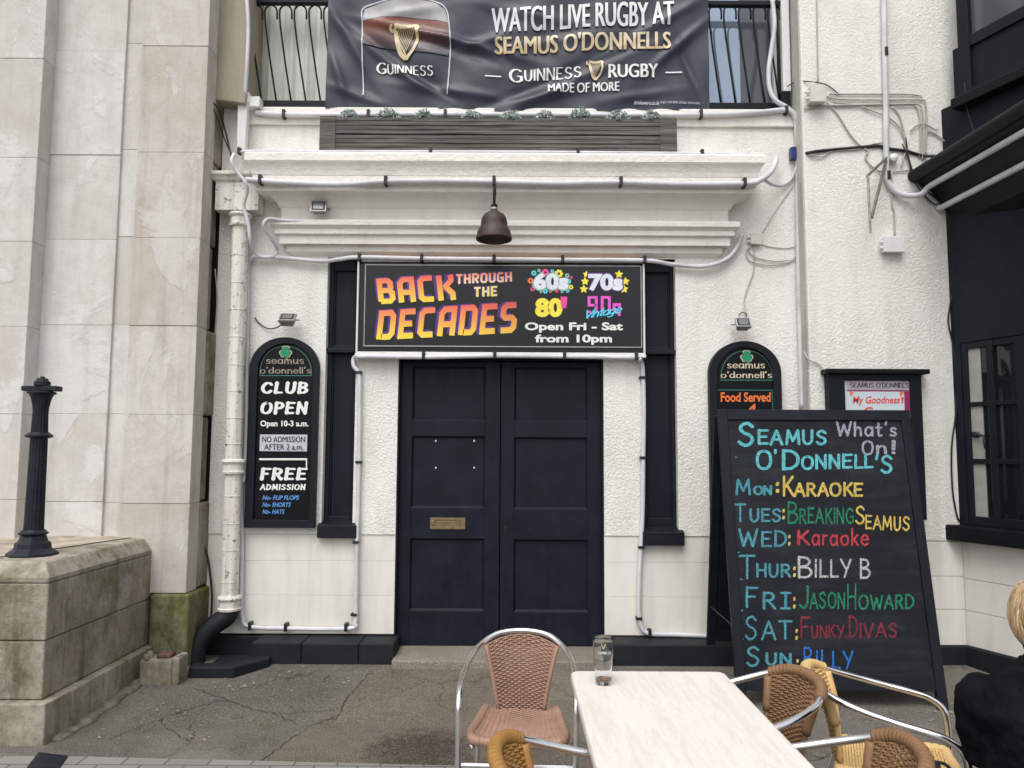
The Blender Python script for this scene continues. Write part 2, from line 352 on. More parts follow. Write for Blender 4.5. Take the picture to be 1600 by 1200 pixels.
# ------------------------------------------------------------------ objects
WL = {}
def thing(name, label, cat, loc=(0, 0, 0), group=None):
    o = bpy.data.objects.new(name, None); COL.objects.link(o); o.location = loc; o.empty_display_size = .2
    o['label'] = label; o['category'] = cat
    if group: o['group'] = group
    WL[o.name] = Vector(loc); return o
def tag(o, label, cat, group=None, kind=None):
    o['label'] = label; o['category'] = cat
    if group: o['group'] = group
    if kind: o['kind'] = kind
    return o
class MB:
    def __init__(s): s.v = []; s.f = []; s.a = []; s.var = 0.0
    def add(s, vs, fs):
        k = len(s.v); s.v += [Vector(x) for x in vs]; s.a += [s.var] * len(vs); s.f += [tuple(i + k for i in f) for f in fs]; return s
    def box(s, x0, x1, y0, y1, z0, z1):
        if x0 > x1: x0, x1 = x1, x0
        if y0 > y1: y0, y1 = y1, y0
        if z0 > z1: z0, z1 = z1, z0
        return s.add([(x0, y0, z0), (x1, y0, z0), (x1, y1, z0), (x0, y1, z0), (x0, y0, z1), (x1, y0, z1), (x1, y1, z1), (x0, y1, z1)],
                     [(0, 3, 2, 1), (4, 5, 6, 7), (0, 1, 5, 4), (1, 2, 6, 5), (2, 3, 7, 6), (3, 0, 4, 7)])
    def pxbox(s, x0, y0, x1, y1, Y, depth=.05):
        a = RC(x0, y0, x1, y1, Y); return s.box(a[0], a[1], Y, Y + depth, a[2], a[3])
    def hexa(s, p):      # eight points: bottom four then top four
        return s.add(p, [(0, 3, 2, 1), (4, 5, 6, 7), (0, 1, 5, 4), (1, 2, 6, 5), (2, 3, 7, 6), (3, 0, 4, 7)])
    def pbox(s, pl, u0, u1, v0, v1, o0, o1):   # a box on a plane: o is the distance towards the viewer's side
        if u0 > u1: u0, u1 = u1, u0
        if v0 > v1: v0, v1 = v1, v0
        if o0 < o1: o0, o1 = o1, o0
        q = [pl.at(u0, v0, o0), pl.at(u1, v0, o0), pl.at(u1, v0, o1), pl.at(u0, v0, o1), pl.at(u0, v1, o0), pl.at(u1, v1, o0), pl.at(u1, v1, o1), pl.at(u0, v1, o1)]
        return s.hexa(q)
    def ppoly(s, pl, poly, o0, o1):            # polygon on a plane, extruded between two offsets (o0 nearer the viewer)
        n = len(poly); ar = sum(poly[i][0] * poly[(i + 1) % n][1] - poly[(i + 1) % n][0] * poly[i][1] for i in range(n))
        if ar < 0: poly = poly[::-1]
        vs = [pl.at(u, v, o0) for u, v in poly] + [pl.at(u, v, o1) for u, v in poly]
        fs = [tuple(range(n)), tuple(range(2 * n - 1, n - 1, -1))] + [(i, n + i, n + (i + 1) % n, (i + 1) % n) for i in range(n)]
        return s.add(vs, fs)
    def rings(s, rs, cap=True, closed=True):
        n = len(rs[0]); vs = [p for r in rs for p in r]; fs = []
        m = n if closed else n - 1
        for i in range(len(rs) - 1):
            for j in range(m):
                a, b = i * n + j, i * n + (j + 1) % n
                fs.append((a, b, b + n, a + n))
        if cap: fs += [tuple(range(n - 1, -1, -1)), tuple(range((len(rs) - 1) * n, len(rs) * n))]
        return s.add(vs, fs)
    def tube(s, pts, r, n=8, closed=False):
        pts = [Vector(p) for p in pts]; m = len(pts); rs = []; prev = None
        for i, p in enumerate(pts):
            a = pts[(i - 1) % m] if (i or closed) else p; b = pts[(i + 1) % m] if (i < m - 1 or closed) else p
            t = (b - a).normalized()
            if prev is None:
                x = t.cross(Vector((0, 0, 1)))
                if x.length < .05: x = t.cross(Vector((1, 0, 0)))
            else: x = prev - t * prev.dot(t)
            x.normalize(); prev = x; y = t.cross(x)
            rr = r[i] if isinstance(r, (list, tuple)) else r
            rs.append([p + (x * math.cos(q * 2 * math.pi / n) + y * math.sin(q * 2 * math.pi / n)) * rr for q in range(n)])
        if closed: rs.append(rs[0]); return s.rings(rs, cap=False)
        return s.rings(rs)
    def lathe(s, prof, c, n=24, ph=0.0):
        return s.rings([[(c[0] + r * math.cos(ph + k * 2 * math.pi / n), c[1] + r * math.sin(ph + k * 2 * math.pi / n), c[2] + z) for k in range(n)] for r, z in prof])
    def build(s, name, mat, parent=None, smooth=False, bevel=0.0, xf=None, seg=2, weld=False):
        me = bpy.data.meshes.new(name)
        vs = [xf(v) for v in s.v] if xf else s.v
        if parent is not None: off = WL[parent.name]
        else:
            lo = [min(v[i] for v in vs) for i in range(3)]; hi = [max(v[i] for v in vs) for i in range(3)]
            off = Vector(((lo[0] + hi[0]) / 2, (lo[1] + hi[1]) / 2, lo[2]))
        me.from_pydata([v - off for v in vs], [], s.f); me.update()
        at = me.attributes.new('var', 'FLOAT', 'POINT'); at.data.foreach_set('value', s.a)
        o = bpy.data.objects.new(name, me); COL.objects.link(o); me.materials.append(mat)
        if parent is not None: o.parent = parent
        else: o.location = off
        WL[o.name] = off
        if smooth:
            me.polygons.foreach_set('use_smooth', [True] * len(me.polygons))
            if smooth == 'auto':
                me.set_sharp_from_angle(angle=R(35))
        if bevel:
            b = o.modifiers.new('bevel', 'BEVEL'); b.width = bevel; b.segments = seg; b.limit_method = 'ANGLE'; b.angle_limit = R(40)
        return o
def cat(pts, n=6, closed=False):     # Catmull-Rom through points of any dimension
    pts = [Vector(p) for p in pts]; out = []; m = len(pts)
    rng = range(m) if closed else range(m - 1)
    for i in rng:
        p1, p2 = pts[i], pts[(i + 1) % m]
        p0 = pts[(i - 1) % m] if (i or closed) else p1 * 2 - p2
        p3 = pts[(i + 2) % m] if (i < m - 2 or closed) else p2 * 2 - p1
        for k in range(n):
            t = k / n
            out.append(.5 * ((2 * p1) + (p2 - p0) * t + (2 * p0 - 5 * p1 + 4 * p2 - p3) * t * t + (3 * p1 - p0 - 3 * p2 + p3) * t ** 3))
    if not closed: out.append(pts[-1])
    return out

# ------------------------------------------------------------------ lettering: stroke letters and outline letters
L, C = 0, 1
GL = {
 'A': (.70, [(L, (0, 0), (.35, 1)), (L, (.35, 1), (.70, 0)), (L, (.13, .36), (.57, .36))]),
 'B': (.60, [(L, (.05, 0), (.05, 1)), (C, (.05, .98), (.36, .95), (.50, .76), (.36, .57), (.05, .52)), (C, (.05, .50), (.42, .47), (.58, .26), (.42, .04), (.05, .02))]),
 'C': (.66, [(C, (.62, .80), (.46, .96), (.22, .93), (.04, .66), (.04, .34), (.22, .06), (.46, .03), (.64, .19))]),
 'D': (.66, [(L, (.05, 0), (.05, 1)), (C, (.05, .98), (.38, .93), (.60, .68), (.60, .32), (.38, .07), (.05, .02))]),
 'E': (.55, [(L, (.05, 0), (.05, 1)), (L, (.05, .97), (.55, .97)), (L, (.05, .52), (.46, .52)), (L, (.05, .03), (.55, .03))]),
 'F': (.52, [(L, (.05, 0), (.05, 1)), (L, (.05, .97), (.55, .97)), (L, (.05, .52), (.42, .52))]),
 'G': (.70, [(C, (.62, .82), (.46, .97), (.22, .94), (.04, .66), (.04, .34), (.22, .06), (.46, .03), (.64, .14)), (L, (.63, .1), (.63, .44)), (L, (.40, .44), (.68, .44))]),
 'H': (.62, [(L, (.05, 0), (.05, 1)), (L, (.57, 0), (.57, 1)), (L, (.05, .5), (.57, .5))]),
 'I': (.10, [(L, (.05, 0), (.05, 1))]),
 '|': (.40, [(L, (.2, 0), (.2, 1)), (L, (0, .97), (.4, .97)), (L, (0, .03), (.4, .03))]),
 'J': (.45, [(C, (.40, 1), (.40, .5), (.38, .2), (.22, .02), (.02, .14))]),
 'K': (.60, [(L, (.05, 0), (.05, 1)), (L, (.56, 1), (.07, .42)), (L, (.20, .56), (.60, 0))]),
 'L': (.50, [(L, (.05, 1), (.05, 0)), (L, (.05, .03), (.50, .03))]),
 'M': (.84, [(L, (.04, 0), (.12, 1)), (L, (.12, 1), (.42, .22)), (L, (.42, .22), (.72, 1)), (L, (.72, 1), (.80, 0))]),
 'N': (.66, [(L, (.05, 0), (.05, 1)), (L, (.05, 1), (.61, 0)), (L, (.61, 0), (.61, 1))]),
 'O': (.74, [(C, (.37, .99), (.12, .86), (.03, .5), (.12, .14), (.37, .01), (.62, .14), (.71, .5), (.62, .86), (.37, .99))]),
 'P': (.56, [(L, (.05, 0), (.05, 1)), (C, (.05, .98), (.40, .95), (.54, .73), (.40, .51), (.05, .47))]),
 'R': (.60, [(L, (.05, 0), (.05, 1)), (C, (.05, .98), (.40, .95), (.52, .75), (.40, .54), (.05, .50)), (L, (.25, .50), (.60, 0))]),
 'S': (.60, [(C, (.54, .83), (.36, .98), (.14, .90), (.08, .72), (.22, .56), (.42, .46), (.54, .28), (.44, .07), (.22, .01), (.03, .16))]),
 'T': (.64, [(L, (.32, 0), (.32, 1)), (L, (0, .97), (.64, .97))]),
 'U': (.64, [(C, (.05, 1), (.05, .6), (.07, .25), (.20, .03), (.42, .03), (.56, .25), (.58, .6), (.58, 1))]),
 'V': (.66, [(L, (0, 1), (.33, 0)), (L, (.33, 0), (.66, 1))]),
 'W': (.92, [(L, (0, 1), (.22, 0)), (L, (.22, 0), (.46, .8)), (L, (.46, .8), (.70, 0)), (L, (.70, 0), (.92, 1))]),
 'Y': (.60, [(L, (0, 1), (.30, .48)), (L, (.60, 1), (.22, -.02))]),
 'X': (.6, [(L, (0, 0), (.6, 1)), (L, (0, 1), (.6, 0))]),
 'a': (.52, [(C, (.44, .50), (.26, .62), (.06, .48), (.03, .22), (.16, .02), (.34, .08), (.44, .28)), (L, (.45, .60), (.47, .02))]),
 'd': (.54, [(C, (.45, .46), (.26, .62), (.06, .48), (.03, .22), (.16, .02), (.34, .08), (.45, .26)), (L, (.46, 1), (.48, .02))]),
 'e': (.50, [(C, (.05, .32), (.44, .36), (.40, .55), (.22, .61), (.05, .44), (.05, .18), (.22, .01), (.46, .12))]),
 'g': (.52, [(C, (.44, .50), (.26, .62), (.06, .48), (.04, .24), (.18, .06), (.34, .12), (.44, .30)), (C, (.45, .60), (.44, .1), (.36, -.24), (.18, -.30), (.02, -.2))]),
 'h': (.50, [(L, (.05, 0), (.05, 1)), (C, (.05, .38), (.18, .58), (.34, .58), (.42, .40), (.44, 0))]),
 'i': (.10, [(L, (.05, 0), (.05, .72)), (L, (.05, .88), (.06, 1.0))]),
 'k': (.46, [(L, (.05, 0), (.05, 1)), (L, (.40, .60), (.07, .26)), (L, (.16, .34), (.44, 0))]),
 'l': (.12, [(L, (.05, 0), (.05, 1))]),
 'm': (.76, [(L, (.05, 0), (.05, .62)), (C, (.05, .40), (.16, .58), (.30, .58), (.37, .40), (.38, 0)), (C, (.38, .40), (.48, .58), (.60, .58), (.68, .40), (.70, 0))]),
 'n': (.50, [(L, (.05, 0), (.05, .62)), (C, (.05, .38), (.18, .58), (.34, .58), (.42, .40), (.44, 0))]),
 'o': (.54, [(C, (.27, .61), (.08, .50), (.03, .30), (.10, .08), (.27, .01), (.44, .10), (.50, .31), (.44, .52), (.27, .61))]),
 'r': (.36, [(L, (.05, 0), (.05, .62)), (C, (.05, .36), (.14, .54), (.34, .58))]),
 's': (.42, [(C, (.38, .52), (.24, .61), (.08, .53), (.10, .38), (.28, .29), (.38, .16), (.26, .02), (.03, .08))]),
 't': (.36, [(C, (.16, .92), (.16, .3), (.20, .04), (.36, .06)), (L, (.0, .62), (.34, .62))]),
 'u': (.50, [(C, (.05, .62), (.05, .3), (.12, .04), (.28, .03), (.42, .22)), (L, (.44, .62), (.45, .0))]),
 "'": (.12, [(L, (.08, 1.02), (.04, .80))]), '.': (.14, [(L, (.06, .0), (.08, .05))]), '-': (.36, [(L, (.04, .40), (.32, .40))]),
 ':': (.14, [(L, (.06, .58), (.08, .70)), (L, (.06, .08), (.08, .20))]), '!': (.14, [(L, (.08, 1), (.07, .30)), (L, (.07, .0), (.07, .07))]),
}
# blocky letters with clipped corners
BK = {
 'A': (.62, [(L, (.08, 0), (.08, .78), (.20, .92), (.54, .92), (.54, 0)), (L, (.16, .40), (.46, .40))]),
 'B': (.62, [(L, (.08, .08), (.08, .92), (.40, .92), (.50, .82), (.50, .62), (.42, .52)), (L, (.16, .52), (.44, .52), (.54, .42), (.54, .18), (.44, .08), (.08, .08))]),
 'C': (.58, [(L, (.56, .92), (.18, .92), (.08, .80), (.08, .18), (.18, .08), (.56, .08))]),
 'D': (.62, [(L, (.08, .0), (.08, .92), (.44, .92), (.54, .80), (.54, .20), (.44, .08), (.16, .08))]),
 'E': (.56, [(L, (.56, .92), (.08, .92), (.08, .08), (.56, .08)), (L, (.16, .50), (.48, .50))]),
 'G': (.60, [(L, (.56, .92), (.18, .92), (.08, .80), (.08, .18), (.18, .08), (.52, .08), (.52, .46), (.30, .46))]),
 'H': (.60, [(L, (.08, 0), (.08, 1)), (L, (.52, 0), (.52, 1)), (L, (.16, .5), (.44, .5))]),
 'K': (.62, [(L, (.08, 0), (.08, 1)), (L, (.54, 1), (.54, .78), (.26, .50)), (L, (.28, .56), (.56, .26), (.56, 0))]),
 'O': (.62, [(L, (.31, .92), (.18, .92), (.08, .80), (.08, .20), (.18, .08), (.44, .08), (.54, .20), (.54, .80), (.44, .92), (.30, .92))]),
 'R': (.62, [(L, (.08, 0), (.08, .92), (.44, .92), (.54, .82), (.54, .58), (.44, .48), (.16, .48)), (L, (.30, .44), (.54, .0))]),
 'S': (.60, [(L, (.54, .92), (.18, .92), (.08, .82), (.08, .60), (.18, .50), (.42, .50), (.52, .40), (.52, .18), (.42, .08), (.04, .08))]),
 'T': (.58, [(L, (.29, 0), (.29, .84)), (L, (0, .92), (.58, .92))]),
 'U': (.60, [(L, (.08, 1), (.08, .20), (.18, .08), (.42, .08), (.52, .20), (.52, 1))]),
 '9': (.54, [(L, (.46, .46), (.08, .46), (.08, .92), (.46, .92), (.46, .0)), (L, (.04, .06), (.20, .06))]),
 '0': (.54, [(L, (.08, .0), (.08, .92), (.46, .92), (.46, .0))]), 's': (.46, [(L, (.42, .34), (.42, .56), (.08, .56), (.08, .30), (.40, .10), (.40, -.04))]),
}
def ribbon(pts, wf, capround=True):
    """flat ribbon along 2-D points, width wf(direction); returns verts, faces"""
    n = len(pts); pts = [Vector(p) for p in pts]; Lh, Rh = [], []
    for i, p in enumerate(pts):
        d0 = (p - pts[i - 1]).normalized() if i else (pts[1] - p).normalized()
        d1 = (pts[i + 1] - p).normalized() if i < n - 1 else d0
        t = d0 + d1
        t = t.normalized() if t.length > 1e-6 else d1
        c = max(.45, t.dot(d1)); nn = Vector((-t.y, t.x)); h = wf(t) / 2 / c
        Lh.append(p + nn * h); Rh.append(p - nn * h)
    vs = Lh + Rh; fs = [(i + n, i + 1 + n, i + 1, i) for i in range(n - 1)]
    if capround:
        for e, sgn in ((0, -1), (n - 1, 1)):
            d = ((pts[1] - pts[0]) if e == 0 else (pts[-1] - pts[-2])).normalized() * sgn
            h = (Lh[e] - Rh[e]) / 2; c = (Lh[e] + Rh[e]) / 2; hl = h.length
            k0 = len(vs); arc = []
            for q in range(1, 5):
                a = math.pi * q / 5; arc.append(c + h * math.cos(a) + d * hl * math.sin(a))
            vs = vs + arc; ids = [e] + [k0 + q for q in range(4)] + [e + n]
            fs.append(tuple(ids) if sgn > 0 else tuple(ids[::-1]))
            f = fs[-1]
            ar = sum(vs[f[i]].x * vs[f[(i + 1) % len(f)]].y - vs[f[(i + 1) % len(f)]].x * vs[f[i]].y for i in range(len(f)))
            if ar < 0: fs[-1] = f[::-1]
    return vs, fs
def strokes(text, width=.12, glyphs=GL, space=.14, thin=1.0, serif=0.0, shear=0.0, rnd=True, jit=0.0, serif_t=.5):
    """[(verts, faces, layer)] with cap height 1"""
    out = []; x = 0.0
    for ch in text:
        if ch == ' ': x += .38; continue
        wd, st = glyphs[ch]; lay = 0
        jx, jy, js = (random.uniform(-jit, jit), random.uniform(-jit, jit), 1 + random.uniform(-jit, jit)) if jit else (0, 0, 1)
        def T(p): return Vector((x + (p[0] + jx) * js + shear * p[1], (p[1] + jy) * js))
        for s in st:
            pts = [Vector(p) for p in s[1:]]
            if s[0] == C: pts = cat(pts, 6)
            elif len(pts) == 2 and jit: pts = [pts[0].lerp(pts[1], q / 3) + Vector((random.uniform(-.3, .3), random.uniform(-.3, .3))) * jit * (0 < q < 3) for q in range(4)]
            q = [T(p) for p in pts]
            wf = (lambda d: width) if thin == 1.0 else (lambda d: width * (thin + (1 - thin) * abs(d.y + .25 * d.x) / 1.03))
            vs, fs = ribbon(q, wf, rnd); out.append((vs, fs, lay)); lay += 1
            if serif:
                for e, o in ((s[1], s[2]), (s[-1], s[-2])):
                    if (e[1] < .06 or e[1] > .94) and abs(e[1] - o[1]) > .2:
                        yy = min(max(e[1], width * serif_t * .5), 1 - width * serif_t * .5)
                        vs, fs = ribbon([T((e[0] - serif, yy)), T((e[0] + serif, yy))], lambda d: width * serif_t, False); out.append((vs, fs, lay)); lay += 1
        x += wd * js + space
    return out
_fc = {}
def outline(text, bold=0.0, shear=0.0, space=1.0):
    key = (text, bold, shear, space)
    if key not in _fc:
        cu = bpy.data.curves.new('t', 'FONT'); cu.body = text; cu.size = 1; cu.offset = bold; cu.shear = shear; cu.space_character = space; cu.fill_mode = 'FRONT'; cu.resolution_u = 4
        o = bpy.data.objects.new('t', cu); COL.objects.link(o)
        dg = bpy.context.evaluated_depsgraph_get(); ev = o.evaluated_get(dg); me = ev.to_mesh()
        vs = [Vector((v.co.x, v.co.y)) for v in me.vertices]; fs = []
        for p in me.polygons:
            f = tuple(p.vertices); ar = sum(vs[f[i]].x * vs[f[(i + 1) % len(f)]].y - vs[f[(i + 1) % len(f)]].x * vs[f[i]].y for i in range(len(f)))
            fs.append(f if ar > 0 else f[::-1])
        ev.to_mesh_clear(); bpy.data.objects.remove(o); bpy.data.curves.remove(cu); _fc[key] = [(vs, fs, 0)]
    return _fc[key]
def fat(text, d=.02, shear=0.0):      # letters thickened by overprinting, for those a bold offset would close up
    base = outline(text, 0, shear)[0]; return [([v + Vector((k * d, 0)) for v in base[0]], base[1], i) for i, k in enumerate((0, -1, 1))]
def put(mb, shapes, pl, box, off=.002, rise=0.0, taper=None, warp=None):
    """fit shapes into box=(x0,y0,x1,y1) of photograph pixels on plane pl; rise = pixels the right end stands higher"""
    xs = [v.x for s in shapes for v in s[0]]; ys = [v.y for s in shapes for v in s[0]]
    a, b, c, d = min(xs), max(xs), min(ys), max(ys); x0, y0, x1, y1 = box
    ex = (taper or (0, 0))
    cor = [pl.uv(x0, y1), pl.uv(x1, y1 - rise - ex[1]), pl.uv(x0, y0), pl.uv(x1, y0 - rise - ex[0])]
    for vs, fs, lay in shapes:
        o = []
        for v in vs:
            s = (v.x - a) / (b - a or 1); t = (v.y - c) / (d - c or 1)
            lo = [cor[0][k] * (1 - s) + cor[1][k] * s for k in (0, 1)]; hi = [cor[2][k] * (1 - s) + cor[3][k] * s for k in (0, 1)]
            u, w_ = lo[0] * (1 - t) + hi[0] * t, lo[1] * (1 - t) + hi[1] * t
            o.append(pl.at(u, w_, off + lay * .0004 + (warp(u, w_) if warp else 0)))
        mb.add(o, fs)
    return mb
def lettering(runs, pl, mat, parent, name='lettering', off=.002, warp=None, label=None):
    """runs = [(shapes, box, rise)]; one part per run"""
    for r in runs:
        mb = MB(); put(mb, r[0], pl, r[1], off, r[2] if len(r) > 2 else 0, r[3] if len(r) > 3 else None, warp)
        o = mb.build(name, mat, parent)
        if label: o['label'] = label
    return o
# ================================================================== SETTING: ground
def gz(y): return .07 * min(1, max(0, (y + 1.25) / 1.05))      # the pavement tilts up a little to the wall
mb = MB(); gy = [-90, -3, -1.5, -1.25, -.9, -.55, -.2, .3, 60]
mb.rings([[(-90, y, gz(y)), (90, y, gz(y))][::-1] for y in gy], cap=False, closed=False)
o = mb.build('ground', M['ground']); o['kind'] = 'structure'
mb = MB(); a = G(0, 1180); b = G(730, 1198); sl_ = (b[1] - a[1]) / (b[0] - a[0])
yl, yr = a[1] + sl_ * (-30 - a[0]), a[1] + sl_ * (30 - a[0])
mb.add([(-30, yl - 40, .004), (30, yr - 40, .004), (30, yr, .004), (-30, yl, .004)], [(0, 1, 2, 3)])
o = mb.build('paving', M['setts']); o['kind'] = 'structure'

# long cracks in the tarmac
mb = MB(); random.seed(11)
for ln in ([(170, 1156), (210, 1140), (245, 1126), (300, 1106), (355, 1092), (400, 1110), (440, 1115), (480, 1112), (532, 1110)], [(355, 1092), (322, 1081), (304, 1073)], [(425, 1114), (448, 1124), (468, 1133)], [(512, 1050), (504, 1066)], [(577, 1048), (556, 1074), (541, 1092), (530, 1116), (486, 1134), (452, 1158), (402, 1193)], [(250, 1126), (262, 1140), (300, 1160)], [(1260, 1190), (1310, 1180), (1370, 1186), (1420, 1176)]):
    pts = []
    for a_, b_ in zip(ln, ln[1:]):
        for k in range(9): t_ = k / 9; pts.append((a_[0] + (b_[0] - a_[0]) * t_ + random.uniform(-3, 3), a_[1] + (b_[1] - a_[1]) * t_ + random.uniform(-1.6, 1.6)))
    g3 = []
    for px, py in pts:
        x, y = G(px, py); x, y = G(px, py, gz(y)); g3.append(Vector((x, y)))
    wd_ = [random.uniform(.0008, .0028) for _ in g3]; vs = []
    for i, p in enumerate(g3):
        d_ = (g3[min(i + 1, len(g3) - 1)] - g3[max(i - 1, 0)]).normalized(); n_ = Vector((-d_.y, d_.x)) * wd_[i]
        for q_ in (p + n_, p - n_): vs.append((q_.x, q_.y, gz(q_.y) + .0035))
    mb.add(vs, [(2 * i, 2 * i + 1, 2 * i + 3, 2 * i + 2) for i in range(len(g3) - 1)])
o = mb.build('pavement_cracks', M['gap']); o['kind'] = 'structure'

# ================================================================== PUB BUILDING
XA, XB = PX(330, 0, 700), PX(1250, 0, 600)        # left end and inner corner of the main front
ZB = PZ(836, 0); ZPL = PZ(992, 0); ZC = PZ(404, 0); ZPT = PZ(172, 0)
xw0, xw1 = PX(508, 0), PX(556, 0); xd0, xd1 = PX(619, 0, 780), PX(944, 0, 780); xv0, xv1 = PX(1004, 0), PX(1057, 0)
pub = thing('pub_building', 'white roughcast pub front with deep cornices, black double door and balcony', 'building', (0, .2, 0))
mb = MB(); T_ = .34
for x0, x1, z0, z1 in ((XA, xw0, ZB, ZC), (xw1, xd0, ZB, ZC), (xd1, xv0, ZB, ZC), (xv1, XB, ZB, ZC), (xd0, xd1, PZ(556, 0), ZC), (XA, XB, ZC, ZPT)):
    mb.box(x0, x1, -.008, T_, z0, z1)
mb.build('wall', M['rough'], pub)
# tide-marked smooth courses below
mb = MB()
zs = [ZB - .002, PZ(878, 0), PZ(932, 0), ZPL]
for x0, x1 in ((XA, xd0), (xd1, XB)):
    for i in range(3):
        n = 1
        cuts = [x0 + (x1 - x0) * k / n + (.16 * (i % 2) if 0 < k < n else 0) for k in range(n + 1)]
        for k in range(n): mb.box(cuts[k] + .001 * (k > 0), cuts[k + 1], 0, T_, zs[i + 1] + .0012, zs[i])
    mb.build('base_course', M['smooth'], pub, bevel=.0025); mb = MB()
mb = MB()
for x0, x1 in ((XA, xd0 - .002), (xd1 + .002, XB)): mb.box(x0 + .01, x1 - .01, .004, T_ - .01, ZPL, ZB - .01)
mb.build('joint_backing', M['rough_grey'], pub)
# black plinth: a projecting kerb with a top face
mb = MB()
YPL = -.25; xs = (PX(392, YPL, 1020), PX(470, YPL, 1020), PX(560, YPL, 1020), PX(616, YPL, 1020))
for i in range(3): mb.box(xs[i] + .002, xs[i + 1], YPL, .05, -.02, ZPL - .004 - .003 * i)
mb.build('plinth', M['plinth'], pub, bevel=.010); mb = MB(); mb.box(PX(944, YPL, 1020), XB, YPL, .05, -.02, ZPL - .006); mb.build('plinth', M['plinth'], pub, bevel=.010); mb = MB(); mb.box(XA + .02, xs[0], -.03, .05, -.02, ZPL - .01)
mb.build('plinth', M['plinth'], pub, bevel=.010)
mb = MB()
mb.box(PX(610, -.33, 1035) + .006, PX(944, -.33, 1035) - .006, -.33, .10, -.02, .118)
mb.build('doorstep', M['step'], pub, bevel=.012)
# entablature: two moulded courses swept round three sides
prof = [(.0, 404), (.03, 398), (.05, 394), (.05, 384.5), (.045, 383.8), (.095, 382.5), (.10, 371), (.096, 370), (.125, 366.5), (.128, 361), (.122, 359.5), (.145, 354), (.158, 352.5), (.16, 345.5), (.150, 344.4), (.09, 344)]
prof2 = [(.09, 327), (.105, 324), (.12, 317), (.165, 308), (.215, 302), (.235, 300.5), (.24, 299.5), (.24, 291.5), (.255, 290), (.26, 287), (.26, 276), (.264, 274.6), (.272, 268), (.285, 261), (.298, 256), (.304, 254.2), (.306, 252.8), (.31, 252), (.31, 240.6), (.30, 239), (.0, 237.6)]
def sweep(pr):
    rs = []
    for p, y in pr:
        z = PZ(y, -p, 780); xl, xr = -1.69 - p, 1.566 + p
        rs.append([(xl, T_ - .1, z), (xl, -p, z), (xr, -p, z), (xr, T_ - .1, z)])
    return MB().rings(rs)
sweep(prof).build('lower_cornice', M['moulding'], pub, bevel=.003)
mb = MB(); mb.box(-1.69 - .088, 1.566 + .088, -.088, T_ - .1, PZ(346, -.09), PZ(325, -.09)); mb.build('frieze', M['moulding'], pub)
sweep(prof2).build('upper_cornice', M['moulding'], pub, bevel=.003)
# parapet band over the cornice
mb = MB(); mb.box(PX(372, -.02, 185), PX(1243, -.02, 185), -.035, -.0082, PZ(196, -.03), ZPT + .004); mb.build('string_course', M['moulding'], pub, bevel=.008)
# tall boarded side windows
def side_window(x0, x1, xs0, xs1, sill0, sill1):
    f = MB(); Y = .055
    f.box(x0, x0 + .035, Y, Y + .06, ZB - .03, ZC); f.box(x1 - .03, x1, Y, Y + .06, ZB - .03, ZC)
    f.box(x0 + .035, x1 - .03, Y + .002, Y + .06, PZ(424, Y), ZC - .002); f.box(x0 + .035, x1 - .03, Y + .001, Y + .06, PZ(551, Y), PZ(541, Y))
    f.box(x0 - .0, x1 + .0, Y - .04, Y - .001, PZ(553, Y), PZ(546, Y))
    f.box(x0 + .035, x1 - .03, Y + .001, Y + .06, ZB - .03, PZ(808, Y))
    for zz0, zz1 in ((PZ(541, Y), PZ(424, Y)), (PZ(808, Y), PZ(551, Y))):
        f.box(x0 + .035, x0 + .047, Y + .012, Y + .06, zz0, zz1); f.box(x1 - .042, x1 - .03, Y + .012, Y + .06, zz0, zz1)
    fo = f.build('window', M['navy_frame'], pub, bevel=.004)
    p = MB(); p.box(x0 + .02, x1 - .02, Y + .03, Y + .05, ZB, ZC - .01); p.build('boarded_panel', M['navy'], fo)
    s = MB(); zt = PZ(sill0, -.05); zb = PZ(sill1, -.05)
    s.hexa([(xs0, -.06, zb), (xs1, -.06, zb), (xs1, .054, zb), (xs0, .054, zb), (xs0, -.06, zt), (xs1, -.06, zt), (xs1, .054, zt + .03), (xs0, .054, zt + .03)])
    s.build('sill', M['navy_frame'], fo, bevel=.006)
side_window(xw0, xw1, PX(495, -.06, 830), PX(557, -.06, 830), 822, 842)
side_window(xv0, xv1, PX(1005, -.06, 840), PX(1070, -.06, 840), 830, 851)
